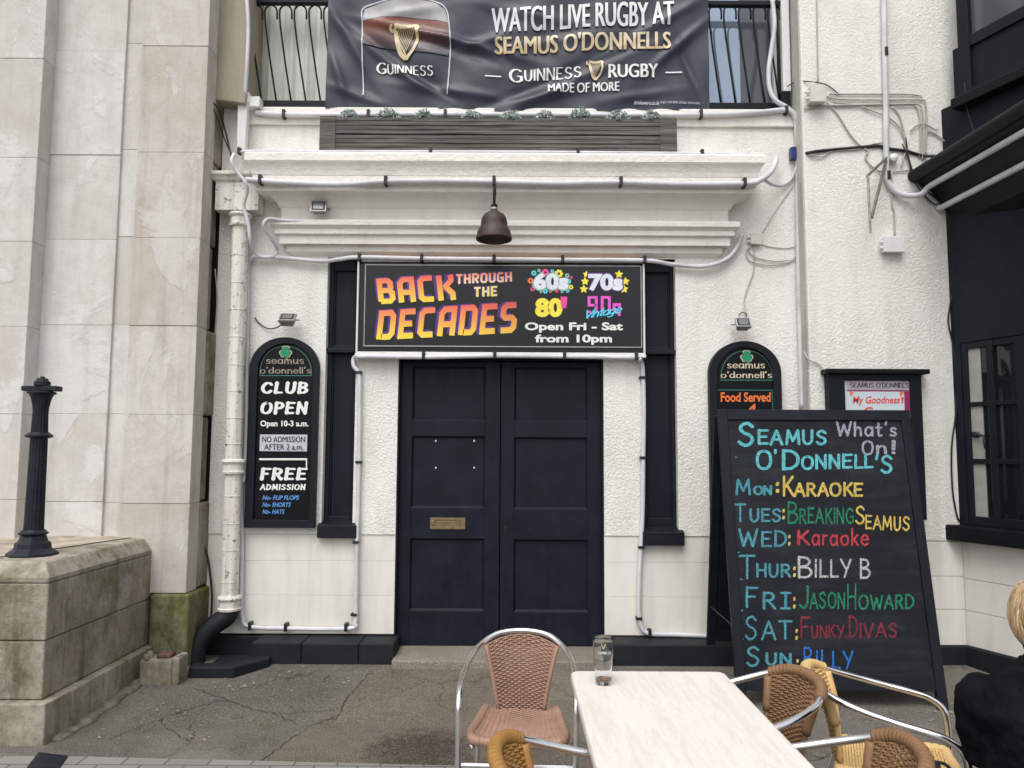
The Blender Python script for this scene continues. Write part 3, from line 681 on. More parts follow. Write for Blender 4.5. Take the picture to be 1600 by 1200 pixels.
# double door
mb = MB(); Yd = .075
mb.box(xd0, xd0 + .012, .02, T_, .1185, PZ(558, 0)); mb.box(xd1 - .014, xd1, .02, T_, .1185, PZ(558, 0)); mb.box(xd0 + .012, xd1 - .014, Yd - .02, T_, PZ(564, Yd), PZ(556.5, 0))
mb.build('door_frame', M['navy'], pub, bevel=.003)
def leaf(px0, px1, pa, pb, dy):
    m = MB(); x0, x1 = PX(px0, Yd, 780), PX(px1, Yd, 780); a0, a1 = PX(pa, Yd, 780), PX(pb, Yd, 780); zt = PZ(565, Yd); zb = .124
    ys = [(573 + dy, 657 + dy), (682 + dy, 794 + dy), (842 + dy, 955 + dy)]
    m.box(x0, a0, Yd, Yd + .045, zb, zt); m.box(a1, x1, Yd, Yd + .045, zb, zt)
    e = [zt] + [v for q in ys for v in (PZ(q[0], Yd), PZ(q[1], Yd))] + [zb]
    for i in range(0, 8, 2): m.box(a0, a1, Yd + .0005, Yd + .045, e[i + 1], e[i])
    for i in range(1, 7, 2):
        z1, z0 = e[i], e[i + 1]
        m.rings([[(a0, Yd + .006, z0), (a1, Yd + .006, z0), (a1, Yd + .006, z1), (a0, Yd + .006, z1)],
                 [(a0 + .014, Yd + .022, z0 + .014), (a1 - .014, Yd + .022, z0 + .014), (a1 - .014, Yd + .022, z1 - .014), (a0 + .014, Yd + .022, z1 - .014)]], cap=False)
        m.add([(a0 + .014, Yd + .022, z0 + .014), (a1 - .014, Yd + .022, z0 + .014), (a1 - .014, Yd + .022, z1 - .014), (a0 + .014, Yd + .022, z1 - .014)], [(0, 1, 2, 3)])
    return m.build('door', M['navy'], pub, bevel=.0025)
d1 = leaf(622, 780.5, 642, 757, 0); d2 = leaf(782, 942, 803, 918, 1)
d1['label'] = 'door leaf with a brass letterbox'; d2['label'] = 'door leaf with a keyhole'
mb = MB(); a = RC(672, 809, 727, 827, Yd)
for q in ((a[0], a[1], a[2], a[2] + .02), (a[0], a[1], a[3] - .02, a[3]), (a[0], a[0] + .035, a[2] + .02, a[3] - .02), (a[1] - .035, a[1], a[2] + .02, a[3] - .02)): mb.box(q[0], q[1], Yd - .008, Yd, q[2], q[3])
mb.box(a[0] + .035, a[1] - .035, Yd - .004, Yd, a[2] + .02, a[3] - .02); mb.box(a[0] + .05, a[1] - .05, Yd - .007, Yd - .003, a[3] - .032, a[3] - .026)
mb.build('letterbox', M['brass'], d1, bevel=.002)
mb = MB()
for px, py in ((681, 689), (741, 689), (681, 731), (741, 731)): q = V3(px, py, Yd + .02); mb = MB(); mb.box(q[0] - .005, q[0] + .005, q[1] - .004, q[1], q[2] - .007, q[2] + .007); mb.build('screw_plug', M['white_ink'], d1, bevel=.002)
mb = MB(); q = V3(790, 827, Yd); mb.box(q[0] - .006, q[0] + .006, q[1] - .003, q[1], q[2] - .018, q[2] + .018); mb.build('keyhole', M['black_ink'], d2, bevel=.001)
mb = MB(); mb.box(XA + .05, XB - .05, T_ + .01, T_ + .05, -.02, ZPT - .5); mb.build('door_gap_backing', M['gap'], pub)  # dark sheet added to stop light leaking between the door leaves
# balcony recess with french windows
ZT = 6.6; Yb = .38; xb0, xb1 = PX(388, 0, 90), PX(1236, 0, 90)
mb = MB()
mb.box(xb0, xb1, T_, Yb + .06, ZPT - .4, ZPT + .02)      # balcony floor lip
mb.box(XA + .02, XB, Yb + .10, Yb + .4, ZPT - .4, ZT)    # back wall
mb.box(xb0, xb1, -.004, Yb + .10, PZ(-190, 0), ZT)        # wall over the opening
mb.box(PX(1236, 0, 80), XB, .0, Yb + .1, ZPT, ZT)
mb.build('upper_wall', M['rough'], pub)
mb = MB(); mb.box(PX(1240, -.012, 120), XB - .0, -.012, -.0005, PZ(236, 0), ZT); mb.build('corner_strip', M['rough_pebble'], pub)
mb = MB(); x0, x1 = PX(327, -.16, 80), PX(386, -.16, 80)
mb.ppoly(fac(0), [(x0, PZ(148, 0)), (x0 + .05, PZ(172, 0)), (x1, PZ(178, 0)), (x1, ZT), (x0, ZT)], .16, -.3)
mb.build('tan_pier', M['tan'], pub, bevel=.01)
fr = MB(); Yw = .17
for pa, pb in ((392, 404), (512, 522), (655, 665), (800, 815), (955, 965), (1090, 1098), (1206, 1212)): fr.box(PX(pa, Yw, 90), PX(pb, Yw, 90), Yw - .03, Yw + .05, ZPT, PZ(-192, 0))
fw = fr.build('window', M['pvc'], pub, bevel=.004)
p = MB(); p.box(PX(815, Yw, 90), PX(1206, Yw, 90), Yw + .01, Yw + .03, ZPT, PZ(-192, 0)); p.build('pane', M['pane_grey'], fw)
p = MB(); p.box(PX(1098, Yw, 90), PX(1156, Yw, 90), Yw + .002, Yw + .006, ZPT + .01, PZ(-192, 0)); p.build('pane', M['pane_sky'], fw)['label'] = 'pane tinted pale blue in place of reflected sky'
p = MB(); n = 160; rs = []
for zz in (ZPT + .02, PZ(-192, 0)):
    row = []
    for i in range(n + 1):
        x = PX(404, Yw, 90) + (PX(800, Yw, 90) - PX(404, Yw, 90)) * i / n
        row.append((x, Yw - .0 + .022 * math.sin(i * .55 + .6 * math.sin(i * .21)) + .008 * math.sin(i * 1.4), zz))
    rs.append(row)
p.rings(rs, cap=False, closed=False); p.build('curtain', M['curtain'], fw, smooth=True)
mb = MB(); mb.pxbox(1222, -30, 1234, 142, -.02, .05); mb.build('corner_post', M['pvc'], pub, bevel=.004)
mb = MB(); mb.pxbox(1221, 142, 1235, 166, -.02, .06); mb.build('post_foot', M['black'], pub, bevel=.004)

# right-hand return of the pub front
YR = -.18; XR0 = PX(1263, YR, 500); XR1 = PX(1506, YR, 900); XRU = PX(1497, YR, 300)
ZBR = PZ(846, YR, 1470); ZPR = PZ(1009, YR, 1480)
wing = thing('pub_wing', 'plain white roughcast wing wall hung with wires and boxes', 'building', ((XR0 + XR1) / 2, .1, 0))
mb = MB(); mb.box(XR0, XR1 + .35, YR, .5, ZBR, 7.2); mb.build('wall', M['rough'], wing, bevel=.012)
mb = MB(); mb.box(XB - .001, XR0 - .001, YR + .015, .45, PZ(1000, 0), 7.2); mb.build('corner_strip', M['rough_grey'], wing)
mb = MB(); zs = [ZBR - .002, PZ(901, YR, 1480), PZ(953, YR, 1480), ZPR]
for i in range(3):
    cuts = [XR0, XR1 + .3]
    for k in range(1): mb.box(cuts[k], cuts[k + 1], YR + .006, .4, zs[i + 1] + .003, zs[i])
mb.build('base_course', M['smooth'], wing, bevel=.003)
mb = MB(); mb.box(XB - .1, XR1 + .3, YR - .02, .3, -.02, ZPR); mb.build('plinth', M['plinth'], wing, bevel=.01)

# ================================================================== BAY BUILDING on the right
bA = Vector((XR1, YR, 0)); bB = Vector((G(1553, 1070)[0] * 0 + XR1 + .22, YR - .56, 0)); bd = (bB - bA).normalized()
BAY = Plane(bA, bd, (0, 0, 1))       # U runs along the wall towards the camera
bay = thing('bay_building', 'black painted bay with small-paned windows and a sloping canopy', 'building', (bA.x + .5, bA.y - .3, 0))
def buv(px, py): return BAY.uv(px, py)
ZL0 = buv(1505, 1007)[1]; ZS1 = buv(1530, 822)[1]
BL = 2.6
mb = MB(); zs = [buv(1520, 846)[1], buv(1520, 906)[1], buv(1520, 956)[1], ZL0]
for i in range(3):
    cuts = [0, .62 + .25 * (i % 2), 1.5 + .25 * (i % 2), BL]
    for k in range(3): mb.pbox(BAY, cuts[k] + .001, cuts[k + 1], zs[i + 1] + .003, zs[i], .0, -.3)
mb.build('base_course', M['smooth'], bay, bevel=.003)
mb = MB(); mb.pbox(BAY, -.02, BL, -.02, ZL0, .03, -.3); mb.build('plinth', M['plinth'], bay, bevel=.01)
u0, u1 = buv(1508, 680)[0], BL; zt = buv(1540, 531)[1]
mb = MB()
mb.pbox(BAY, -.05, u0, zs[0], 4.2, .012, -.3)                     # black strip beside the window
mb.pbox(BAY, u0, BL, zt, 4.2, .012, -.3)                           # black wall over the window
mb.pbox(BAY, buv(1496, 240)[0], BL, 4.2, 4.62, .004, -.3)
mb.build('wall', M['navy'], bay, bevel=.004)
fr = MB(); q = lambda x: buv(x, 680)[0]; qz = lambda y: buv(1540, y)[1]
ue = q(1512) ; cols = [(q(1517), q(1547)), (q(1558), q(1592))]; step = cols[1][0] - cols[0][0] + .02; cols.append((cols[1][0] + step * 1.15, cols[1][1] + step * 1.2)); cols.append((cols[2][0] + step * 1.25, cols[2][1] + step * 1.3))
rowsz = [(qz(627), qz(542)), (qz(717), qz(634)), (qz(808), qz(725))]
uv_ = [u0] + [v for c in cols for v in c] + [BL]
for i in range(0, len(uv_), 2): fr.pbox(BAY, uv_[i], uv_[i + 1], ZS1, zt, .005, -.05)
vz = [zt] + [v for r in rowsz for v in (r[1], r[0])] + [ZS1]
for c in cols:
    for i in range(0, len(vz), 2): fr.pbox(BAY, c[0], c[1], vz[i + 1], vz[i], .003, -.05)
wn = fr.build('window', M['navy_frame'], bay, bevel=.004)
g_ = MB(); g_.pbox(BAY, u0 + .01, BL - .01, ZS1 + .01, zt - .01, -.02, -.03); g_.build('pane', M['pane'], wn)
g_ = MB(); g_.pbox(BAY, cols[0][0], cols[0][0] + (cols[0][1] - cols[0][0]) * .62, ZS1 + .03, zt - .03, -.012, -.0195); g_.build('reveal_board', M['interior_wall'], wn)
h_ = MB(); c = buv(1523, 679); h_.pbox(BAY, c[0] - .02, c[0] + .03, c[1] - .02, c[1] + .02, .0, -.015); h_.tube([BAY.at(c[0], c[1], .01), BAY.at(c[0] + .09, c[1] - .01, .03), BAY.at(c[0] + .10, c[1] - .10, .03)], .010); h_.build('handle', M['dark_metal'], wn, smooth=True)
s = MB(); c0 = buv(1500, 822)[1]; c1 = buv(1520, 846)[1]
s.pbox(BAY, -.10, BL, c1, ZS1 - .001, .11, -.05); s.build('sill', M['black'], wn, bevel=.012)
# upper bay
zs0 = buv(1540, 158)[1]; zs1_ = buv(1540, 141)[1]
mb = MB(); mb.pbox(BAY, buv(1496, 240)[0], BL, 4.62, zs0, .002, -.3); mb.build('upper_wall', painted('slate_grey_paint', (.055, .059, .078), .6), bay)
fr = MB(); cz = [zs1_, buv(1540, 128)[1], buv(1540, 62)[1], buv(1540, 44)[1], buv(1540, -60)[1], buv(1540, -80)[1]]
q = lambda x: buv(x, 80)[0]
uc = [q(1501), q(1519), q(1519) + .42, q(1519) + .47, q(1519) + .9, q(1519) + .96, q(1519) + 1.5, BL]
for i in range(0, 8, 2): fr.pbox(BAY, uc[i], uc[i + 1], zs1_, cz[5], .03, -.06)
for i in range(1, 7, 2):
    for k in range(0, 6, 2): fr.pbox(BAY, uc[i], uc[i + 1], cz[k], cz[k + 1], .026, -.06)
w2 = fr.build('window', M['navy_frame'], bay, bevel=.004)
g_ = MB(); g_.pbox(BAY, uc[0] + .02, BL - .02, cz[0] + .01, cz[5] - .01, -.01, -.03); g_.build('pane', M['pane_grey'], w2)
s = MB(); s.pbox(BAY, q(1497), BL, zs0, zs1_ - .001, .11, -.08); s.build('sill', M['black'], w2, bevel=.01)
mb = MB(); mb.pbox(BAY, q(1503), BL, cz[5] + .001, 7.2, .0, -.4); mb.build('upper_wall', M['rough'], bay)
# canopy: coved black soffit with a rounded front edge, running towards the street
c0 = V3(1428, 276, YR - .005); c1 = Vector((G(0, 0)[0] * 0 + P(1600, 166, -1.33)[0], -1.33, P(1600, 166, -1.33)[1])); cdir = (c1 - Vector(c0)); cdir.z *= .35; cdir.normalize()
zc = c0[2]; xc = c0[0]
prof = [(0, -.03), (.02, .03), (.07, .05), (.45, .22), (1.2, .30), (1.2, -.42), (.40, -.42), (.30, -.36), (.20, -.24), (.12, -.12), (.05, -.075)]
mb = MB(); rs = []
for t in (0, 1.2, 2.6): rs.append([Vector((xc + a, c0[1], zc + b)) + cdir * t for a, b in prof])
mb.rings(rs); mb.build('canopy', M['black'], bay, bevel=.012)
mb = MB(); mb.tube([Vector((xc + .0, c0[1], zc + .0)) + cdir * t for t in (0, .6, 1.3, 2.6)], .05, 12); mb.build('gutter', M['black'], bay, smooth='auto')

# ================================================================== LEFT STONE BUILDING
YS = -.34
sb = thing('stone_building', 'pale limestone bank-like building with tall flat pilasters', 'building', (-4, 0, 0))
def course(name, mat, px0, px1, Y, depth, joints, top=-140, pyref=400, bev=.0035, x0=None, x1=None, jit=.0):
    mb = MB(); a = x0 if x0 is not None else PX(px0, Y, pyref); b = x1 if x1 is not None else PX(px1, Y, pyref)
    zs = [PZ(j, Y, (px0 + px1) / 2) for j in joints]
    tops = [7.4, 6.4] + zs
    for i in range(len(tops) - 1):
        mb.var = random.uniform(-.55, .55); e = random.uniform(-jit, jit)
        mb.box(a, b, Y + e, Y + depth, tops[i + 1] + .0015, tops[i])
    return mb.build(name, mat, sb, bevel=bev)
xs1 = PX(303, YS, 620)
# pier C, the panel beside the pub, its flank uneven
zj = [72, 238, 372, 509, 648, 787, 927]
course('pilaster', M['stone_pier'], 207, 303, YS, .18, zj, x1=xs1, jit=.004)
mb = MB(); zz = [7.4, 6.4] + [PZ(j, YS, 300) for j in zj]
for i in range(len(zz) - 1):
    dp = [.36, .36, .36, .31, .28, .45, .32, .45, .36][i]; ex = [0, 0, 0, -.008, -.015, .014, -.012, .012, -.008][i]
    mb.var = random.uniform(-.4, .4); mb.box(xs1 - .5, xs1 + ex, YS + .185, YS + dp, zz[i + 1] + .006, zz[i] - .004)
mb.build('flank_stone', M['stone_side'], sb, bevel=.018, seg=3)
# recessed strip and its rebates
course('recessed_strip', M['stone'], 181, 208, YS + .045, .2, [68, 234, 370, 507, 647, 786, 927], jit=.002)
course('rebate', M['stone'], 203, 209, YS + .022, .2, [68, 234, 370, 507, 647, 786, 927], bev=.004)
course('pilaster', M['stone'], 64, 180, YS + .02, .2, [80, 242, 374, 508, 647, 784, 900], jit=.003)
course('pilaster', M['stone'], -420, 49, YS - .13, .35, [90, 245, 376, 509, 646, 780, 900], jit=.003)
mb = MB(); mb.box(-9, xs1 - .1, YS + .2, 1.2, -.1, 7.4); mb.box(xs1 - .1, PX(337, 0, 600), YS + .37, 1.0, -.1, 7.2); mb.build('core_wall', M['gap'], sb)
mb = MB(); a = G(293, 1040)
mb.var = .2; mb.box(PX(232, YS - .03, 980), PX(293, YS - .03, 980), YS - .03, .02, -.03, PZ(929, YS - .03, 265)); mb.build('pier_base', M['stone_moss'], sb, bevel=.02, seg=3)
# projecting pedestal
YF = G(85, 1166)[1] + .05; XE = PX(73, YF, 960); ped = thing('stone_pedestal', 'grimy stepped stone pedestal wall with mossy flank', 'wall', (-3.2, -1, 0))
zc1 = PZ(880, YF, 70); za = PZ(912, YF, 70); zb_ = PZ(1002, YF, 70); zg = PZ(1095, YF, 70)
xl = -6.0; yb = YS + .05
mb = MB(); mb.var = .1
mb.rings([[(xl, YF, za + .002), (XE, YF, za + .002), (XE, yb, za + .002), (xl, yb, za + .002)], [(xl, YF, za + .03), (XE, YF, za + .03), (XE, yb, za + .03), (xl, yb, za + .03)],
          [(xl, YF + .05, zc1 - .01), (XE - .05, YF + .05, zc1 - .01), (XE - .05, yb, zc1 - .01), (xl, yb, zc1 - .01)], [(xl, YF + .06, zc1), (XE - .06, YF + .06, zc1), (XE - .06, yb, zc1), (xl, yb, zc1)]])
mb.build('cap', M['stone_ped'], ped, bevel=.008)
def pedcourse(name, z0, z1, e, cutsx, cutsy):
    m = MB()
    for i in range(len(cutsx) - 1): m.var = random.uniform(-.4, .4); m.box(cutsx[i] + .003, cutsx[i + 1] + (e if i == len(cutsx) - 2 else 0), YF - e, YF + .2, z0, z1)
    ys = [YF + .203] + cutsy + [yb + .02]
    for i in range(len(ys) - 1): m.var = random.uniform(-.4, .4); m.box(XE - .4, XE + e, ys[i] + .002, ys[i + 1] - .002, z0, z1)
    m.build(name, M['stone_ped'], ped, bevel=.010, seg=3)
pedcourse('upper_course', zb_ + .002, za, 0, [xl, -4.2, XE], [])
pedcourse('middle_course', zg + .002, zb_ - .001, -.003, [xl, -3.9, XE], [YF + .32])
pedcourse('base_course', -.05, zg, .05, [xl, -4.1, XE], [YF + .62])
mb = MB(); mb.box(xl, XE - .03, YF + .02, yb, -.05, za - .02); mb.build('core', M['gap'], ped)
mb = MB(); zt0 = zc1 + .004
mb.hexa([(-6, -1.35, zt0), (XE - .42, -1.35, zt0), (XE - .14, yb, zt0), (-6, yb, zt0), (-6, -1.35, zt0 + .002), (XE - .42, -1.35, zt0 + .002), (XE - .14, yb, zt0 + .004), (-6, yb, zt0 + .045)])
mb.build('lead_ledge', plain('buff_mortar_slope', (.36, .31, .245), .8, 0, .4, 8, .01), ped)
mb = MB(); mb.tube(cat([(XE + .06, YF + .02, gz(YF)), (XE + .075, YF + .4, gz(YF + .4)), (XE + .085, YF + .8, gz(YF + .8)), (XE + .11, YF + .98, gz(YF + .98)), (XE + .26, -.45, gz(-.45)), (XE + .36, -.30, gz(-.3))], 6), [.050 + .010 * math.sin(k * 1.7) + .006 * math.sin(k * 4.1) for k in range(31)], 8)
o = mb.build('mortar_fillet', plain('grey_mortar', (.17, .155, .125), .9, 0, .5, 20, .02), ped, smooth=True, xf=lambda v: Vector((v.x, v.y, gz(v.y) + (v.z - gz(v.y)) * .42)))
# broken brick stump beside the pedestal
mb = MB(); sx0, sy0 = G(216, 1068, .05); sx1 = G(268, 1068, .05)[0]
st = thing('brick_stump', 'broken rendered brick stub at the foot of the mossy pier', 'masonry stub', ((sx0 + sx1) / 2, sy0 + .1, 0))
mb.box(sx0, sx1, sy0, sy0 + .16, -.02, .20); mb.box(sx1 + .002, sx1 + .05, sy0 - .01, sy0 + .14, -.02, .22); mb.build('render_coat', M['stone_side'], st, bevel=.015, seg=3)
mb = MB(); mb.box(sx0 + .09, sx1 - .03, sy0 + .04, sy0 + .14, .201, .228); mb.build('brick', M['brick'], st, bevel=.008)
for k in range(7): mb = MB(); x, y = random.uniform(sx0, sx1 + .04), random.uniform(sy0, sy0 + .13); r = random.uniform(.008, .02); mb.box(x - r, x + r, y - r, y + r * .6, .20, .22 + r); mb.build('mortar_crumb', M['stone_side'], st, bevel=.005)
# iron post standing on the pedestal
_g = G(45, 872, zc1); pc = Vector((_g[0] - .055, _g[1] + .12, zc1)); post = thing('iron_post', 'fluted blue-black cast iron post standing on the stone pedestal', 'post', pc)
mb = MB(); ph = R(22.5); r8 = 1 / math.cos(ph)
mb.lathe([(.138, .0), (.138, .014), (.100, .04), (.095, .075), (.080, .082), (.070, .11), (.066, .12)], pc, 8, ph); mb.build('base', M['iron'], post, bevel=.004)
mb = MB(); n = 48; rs = []
for z, r in ((.118, .057), (.2, .0555), (.55, .051), (.70, .0495), (.705, .0495), (.84, .0445), (.88, .047), (.93, .058), (.955, .070)):
    rs.append([(pc.x + (r - .006 * abs(math.cos(k * math.pi * 2 / n * 8))) * math.cos(k * 2 * math.pi / n), pc.y + (r - .006 * abs(math.cos(k * math.pi * 2 / n * 8))) * math.sin(k * 2 * math.pi / n), pc.z + z) for k in range(n)])
mb.rings(rs); mb.build('shaft', M['iron'], post, smooth='auto')
mb = MB(); mb.lathe([(.055, .690), (.074, .698), (.076, .706), (.070, .712), (.060, .718), (.055, .725)], pc, 24); mb.build('collar', M['iron'], post, smooth='auto'); mb = MB(); mb.lathe([(.064, .117), (.078, .124), (.080, .132), (.068, .14), (.060, .15)], pc, 24); mb.build('collar', M['iron'], post, smooth='auto')
mb = MB(); mb.lathe([(.06, .95), (.078, .957), (.08, .966), (.06, .972)], pc, 24); mb.box(pc.x - .105, pc.x + .105, pc.y - .035, pc.y + .035, pc.z + .973, pc.z + 1.003); mb.build('cross_bar', M['iron'], post, bevel=.003)
mb = MB(); mb.lathe([(.045, 1.003), (.045, 1.03), (.034, 1.035), (.030, 1.05), (.012, 1.052), (.012, 1.062)], pc, 12); mb.build('finial', M['iron'], post, bevel=.002)

# ================================================================== DRAINPIPE
pp = fac(-.11); dx0, dx1 = PX(377, -.11, 335), PX(357, -.11, 935)
dt = V3(376, 335, -.11); db = V3(358.5, 942, -.11); dt = Vector(dt); db = Vector(db)
dp = thing('drainpipe', 'chipped cream cast iron drainpipe running down into a black shoe', 'drainpipe', (db.x, db.y, 0))
mb = MB(); mb.tube([dt, db], .062, 24); mb.build('pipe', M['pipe'], dp, smooth='auto')
def along(py): t = (py - 335) / (942 - 335); return dt.lerp(db, t)
mb = MB()
for py, k in ((345, 1.0), (735, 1.0), (942, 1.05)):
    p_ = along(py)
    mb.lathe([(.063, -.055), (.080, -.052), (.083, -.036), (.074, -.03), (.073, .02), (.082, .024), (.088, .036), (.083, .05), (.066, .056)], p_, 24); mb.build('collar', M['pipe'], dp, smooth='auto'); mb = MB()
for py in (403, 447, 490, 533, 577, 618, 660, 700, 780, 822, 862, 910): p_ = along(py); mb = MB(); mb.lathe([(.0622, -.004), (.0650, -.003), (.0650, .003), (.0622, .004)], p_, 24); mb.build('joint_ring', M['pipe'], dp, smooth='auto')
sh = [db + Vector((0, 0, -.03)), db + Vector((-.01, -.01, -.09)), db + Vector((-.10, -.05, -.16)), db + Vector((-.17, -.09, -.25)), Vector((db.x - .19, db.y - .11, .12)), Vector((db.x - .19, db.y - .12, .03))]
mb = MB(); mb.tube(cat(sh, 6), .070, 20); mb.build('shoe', M['plinth'], dp, smooth='auto')
mb = MB(); a = RC(336, 284, 404, 328, -.16); mb.box(a[0], a[1], -.16, -.009, a[2], a[3]); b = RC(325, 267, 384, 283, -.20); mb.rings([[(a[0] - p, -.16 - p, z), (a[1] + p * .2, -.16 - p, z), (a[1] + p * .2, -.009, z), (a[0] - p, -.009, z)] for p, z in ((.0, a[3]), (.02, a[3] + .012), (.03, a[3] + .03), (.05, a[3] + .045), (.05, a[3] + .07), (.03, a[3] + .075))])
mb.build('hopper_head', M['pipe'], dp, bevel=.004)
# black kerb that boxes in the gully
gx0, gy0 = G(293, 1058, .055); gx1, gy1 = G(362, 1060, .055)
mb = MB(); mb.ppoly(Plane((0, 0, 0), (1, 0, 0), (0, 1, 0)), [(gx0, gy0), (gx1, gy0), (gx1 + .17, gy0 + .22), (gx1 + .17, -.24), (gx1 + .06, -.24), (gx1 - .04, gy0 + .10), (gx0, gy0 + .10)], .125, -.02)
mb.box(gx0 + .05, gx1 + .02, gy0 + .102, -.05, .0, .082)
tag(mb.build('gully_kerb', M['plinth'], None, bevel=.014), 'low black painted kerb boxing in the gully under the drainpipe', 'kerb')

# ================================================================== RAILING, BANNER, PLANTER
rl = thing('balcony_railing', 'black wrought iron balcony railing with hooped slanting bars', 'railing', (0, 0, ZPT))
Yr = .02
mb = MB(); a = RC(396, 158, 1224, 172, Yr); mb.box(a[0] + .0, a[1], Yr - .02, Yr + .03, ZPT + .002, PZ(160, Yr)); mb.build('bottom_rail', M['black'], rl, bevel=.004)
mb = MB(); mb.box(a[0], a[1], Yr - .02, Yr + .03, PZ(8, Yr), PZ(1, Yr)); mb.build('top_rail', M['black'], rl, bevel=.004)
def bar(px):
    pts = [V3(px + 18, 160, Yr), V3(px + 9, 100, Yr), V3(px + 1, 40, Yr)] + [V3(px + 9.5 - 9.5 * math.cos(t), 19 - 11 * math.sin(t) + 0, Yr) for t in (0, .6, 1.2, 1.57, 2.0, 2.6, 3.14)] + [V3(px + 19, 30, Yr)]
    MB().tube(cat(pts, 3), .0075, 6).build('baluster', M['black'], rl, smooth=True)
k = 0
for px in list(range(391, 512, 23)) + list(range(1108, 1215, 23)): bar(px)
for px in range(530, 1105, 46): bar(px)

# ---- banner: creased vinyl sheet
YB = -.03; BP = fac(YB)
def ridge(u, v, u0, v0, ang, wdt, amp, ln, off=0.0):
    c, s = math.cos(ang), math.sin(ang); a = (u - u0) * c + (v - v0) * s; b = -(u - u0) * s + (v - v0) * c - off * a * a
    return amp * math.exp(-(b / wdt) ** 2) * math.exp(-(a / ln) ** 2)
_rg = []
def _addr(px, py, deg, wpx, amp, lpx, off=0.0):
    u, v = P(px, py, YB); _rg.append((u, v, R(deg), wpx / 208, amp, lpx / 208, off))
_addr(600, 90, -38, 9, .030, 90); _addr(640, 110, -36, 13, -.022, 110); _addr(700, 62, -14, 7, .026, 120); _addr(700, 76, -16, 9, -.018, 120)
_addr(545, 60, -60, 8, .022, 70); _addr(530, 120, -72, 7, .02, 45); _addr(560, 150, -20, 8, .018, 50); _addr(780, 80, -48, 9, -.028, 22); _addr(757, 65, 20, 8, .02, 40)
_addr(870, 120, 24, 9, -.022, 120); _addr(880, 135, 26, 9, .02, 120); _addr(940, 90, 26, 7, .016, 70); _addr(1060, 70, 42, 8, .026, 60); _addr(1078, 110, -68, 8, -.024, 60); _addr(1040, 30, 30, 8, .02, 60)
_addr(640, 20, 10, 9, .012, 60); _addr(820, 20, -12, 10, .014, 90); _addr(720, 145, -8, 8, .018, 90); _addr(850, 150, 14, 8, .016, 90); _addr(1000, 150, 10, 8, .014, 60); _addr(670, 140, -30, 6, .016, 50); _addr(900, 60, 8, 9, .012, 90)
def wave(u, v):
    h = .010 * math.sin(u * 5.1 + v * 2.2) + .006 * math.sin(u * 11 - v * 9 + 1) + .003 * math.sin(u * 23 + v * 17)
    for r in _rg: h += ridge(u, v, *r)
    return h
bn = thing('banner', 'dark navy vinyl banner tied to the balcony, advertising live rugby', 'banner', (PX(805, YB, 100), YB, PZ(172, YB)))
bl = PX(511, YB, 90); br_ = PX(1108, YB, 90); bz0, bz1 = PZ(172, YB), PZ(-14, YB)
mb = MB(); nu, nv = 260, 84; vs = []; fs = []
for j in range(nv + 1):
    for i in range(nu + 1):
        u = bl + (br_ - bl) * i / nu; t = j / nv
        v = bz0 + (bz1 - bz0) * t + (.012 * math.sin(i * .09) + .006 * math.sin(i * .31)) * (1 - t)
        vs.append(BP.at(u, v, wave(u, v)))
for j in range(nv):
    for i in range(nu): a = j * (nu + 1) + i; fs.append((a, a + 1, a + nu + 2, a + nu + 1))
mb.add(vs, fs); mb.build('sheet', M['vinyl'], bn, smooth=True)
def gridcut(o, du=.012):
    bm = bmesh.new(); bm.from_mesh(o.data); xs = [v.co.x for v in bm.verts]; zs = [v.co.z for v in bm.verts]
    for lo, hi, nrm in ((min(xs), max(xs), (1, 0, 0)), (min(zs), max(zs), (0, 0, 1))):
        k = lo + du
        while k < hi:
            bmesh.ops.bisect_plane(bm, geom=bm.verts[:] + bm.edges[:] + bm.faces[:], plane_co=(k * nrm[0], 0, k * nrm[2]), plane_no=nrm); k += du
    off = WL[bn.name]
    for v in bm.verts: v.co.y -= wave(v.co.x + off.x, v.co.z + off.z)
    bm.to_mesh(o.data); bm.free(); return o
def blet(runs, mat, name='lettering', off=.012, label=None): return [gridcut(lettering([q_], BP, mat, bn, name, off, None, label)) for q_ in runs]
blet([(fat('WATCH LIVE RUGBY AT', .035), (768, 14, 1053, 52), 13)], M['silver_text'], label='silver line about watching live rugby')
blet([(fat("SEAMUS O'DONNELLS", .035), (773, 58, 1048, 86), 9)], M['gold_text'], label='gold line with the pub name')
sg = lambda t: strokes(t, .17, thin=.30, serif=.09, serif_t=.30, space=.17, rnd=False)
blet([(sg('G'), (795, 107, 817, 129), 0), (sg('UINNESS'), (819, 108, 908, 127), 4), (sg('G'), (588, 98, 604, 115), 0), (sg('UINNESS'), (605, 101, 677, 116), -3)], M['white_ink'])
blet([(fat('RUGBY', .03), (950, 103, 1028, 124), 2), (fat('MADE OF MORE', .03), (856, 132, 967, 146), 2)], M['white_ink'])
blet([(strokes('-', .12, rnd=False), (758, 119.5, 783, 121.5), 0), (strokes('-', .12, rnd=False), (1040, 112, 1066, 114), 0)], M['white_ink'], 'rule_line')
blet([(outline('drinkaware.co.uk', .012), (990, 159, 1030, 165), 0), (outline('ENJOY OUR BEERS SENSIBLY RESPONSIBLY', .004), (1032, 159.5, 1095, 164), 0)], M['grey_ink'])
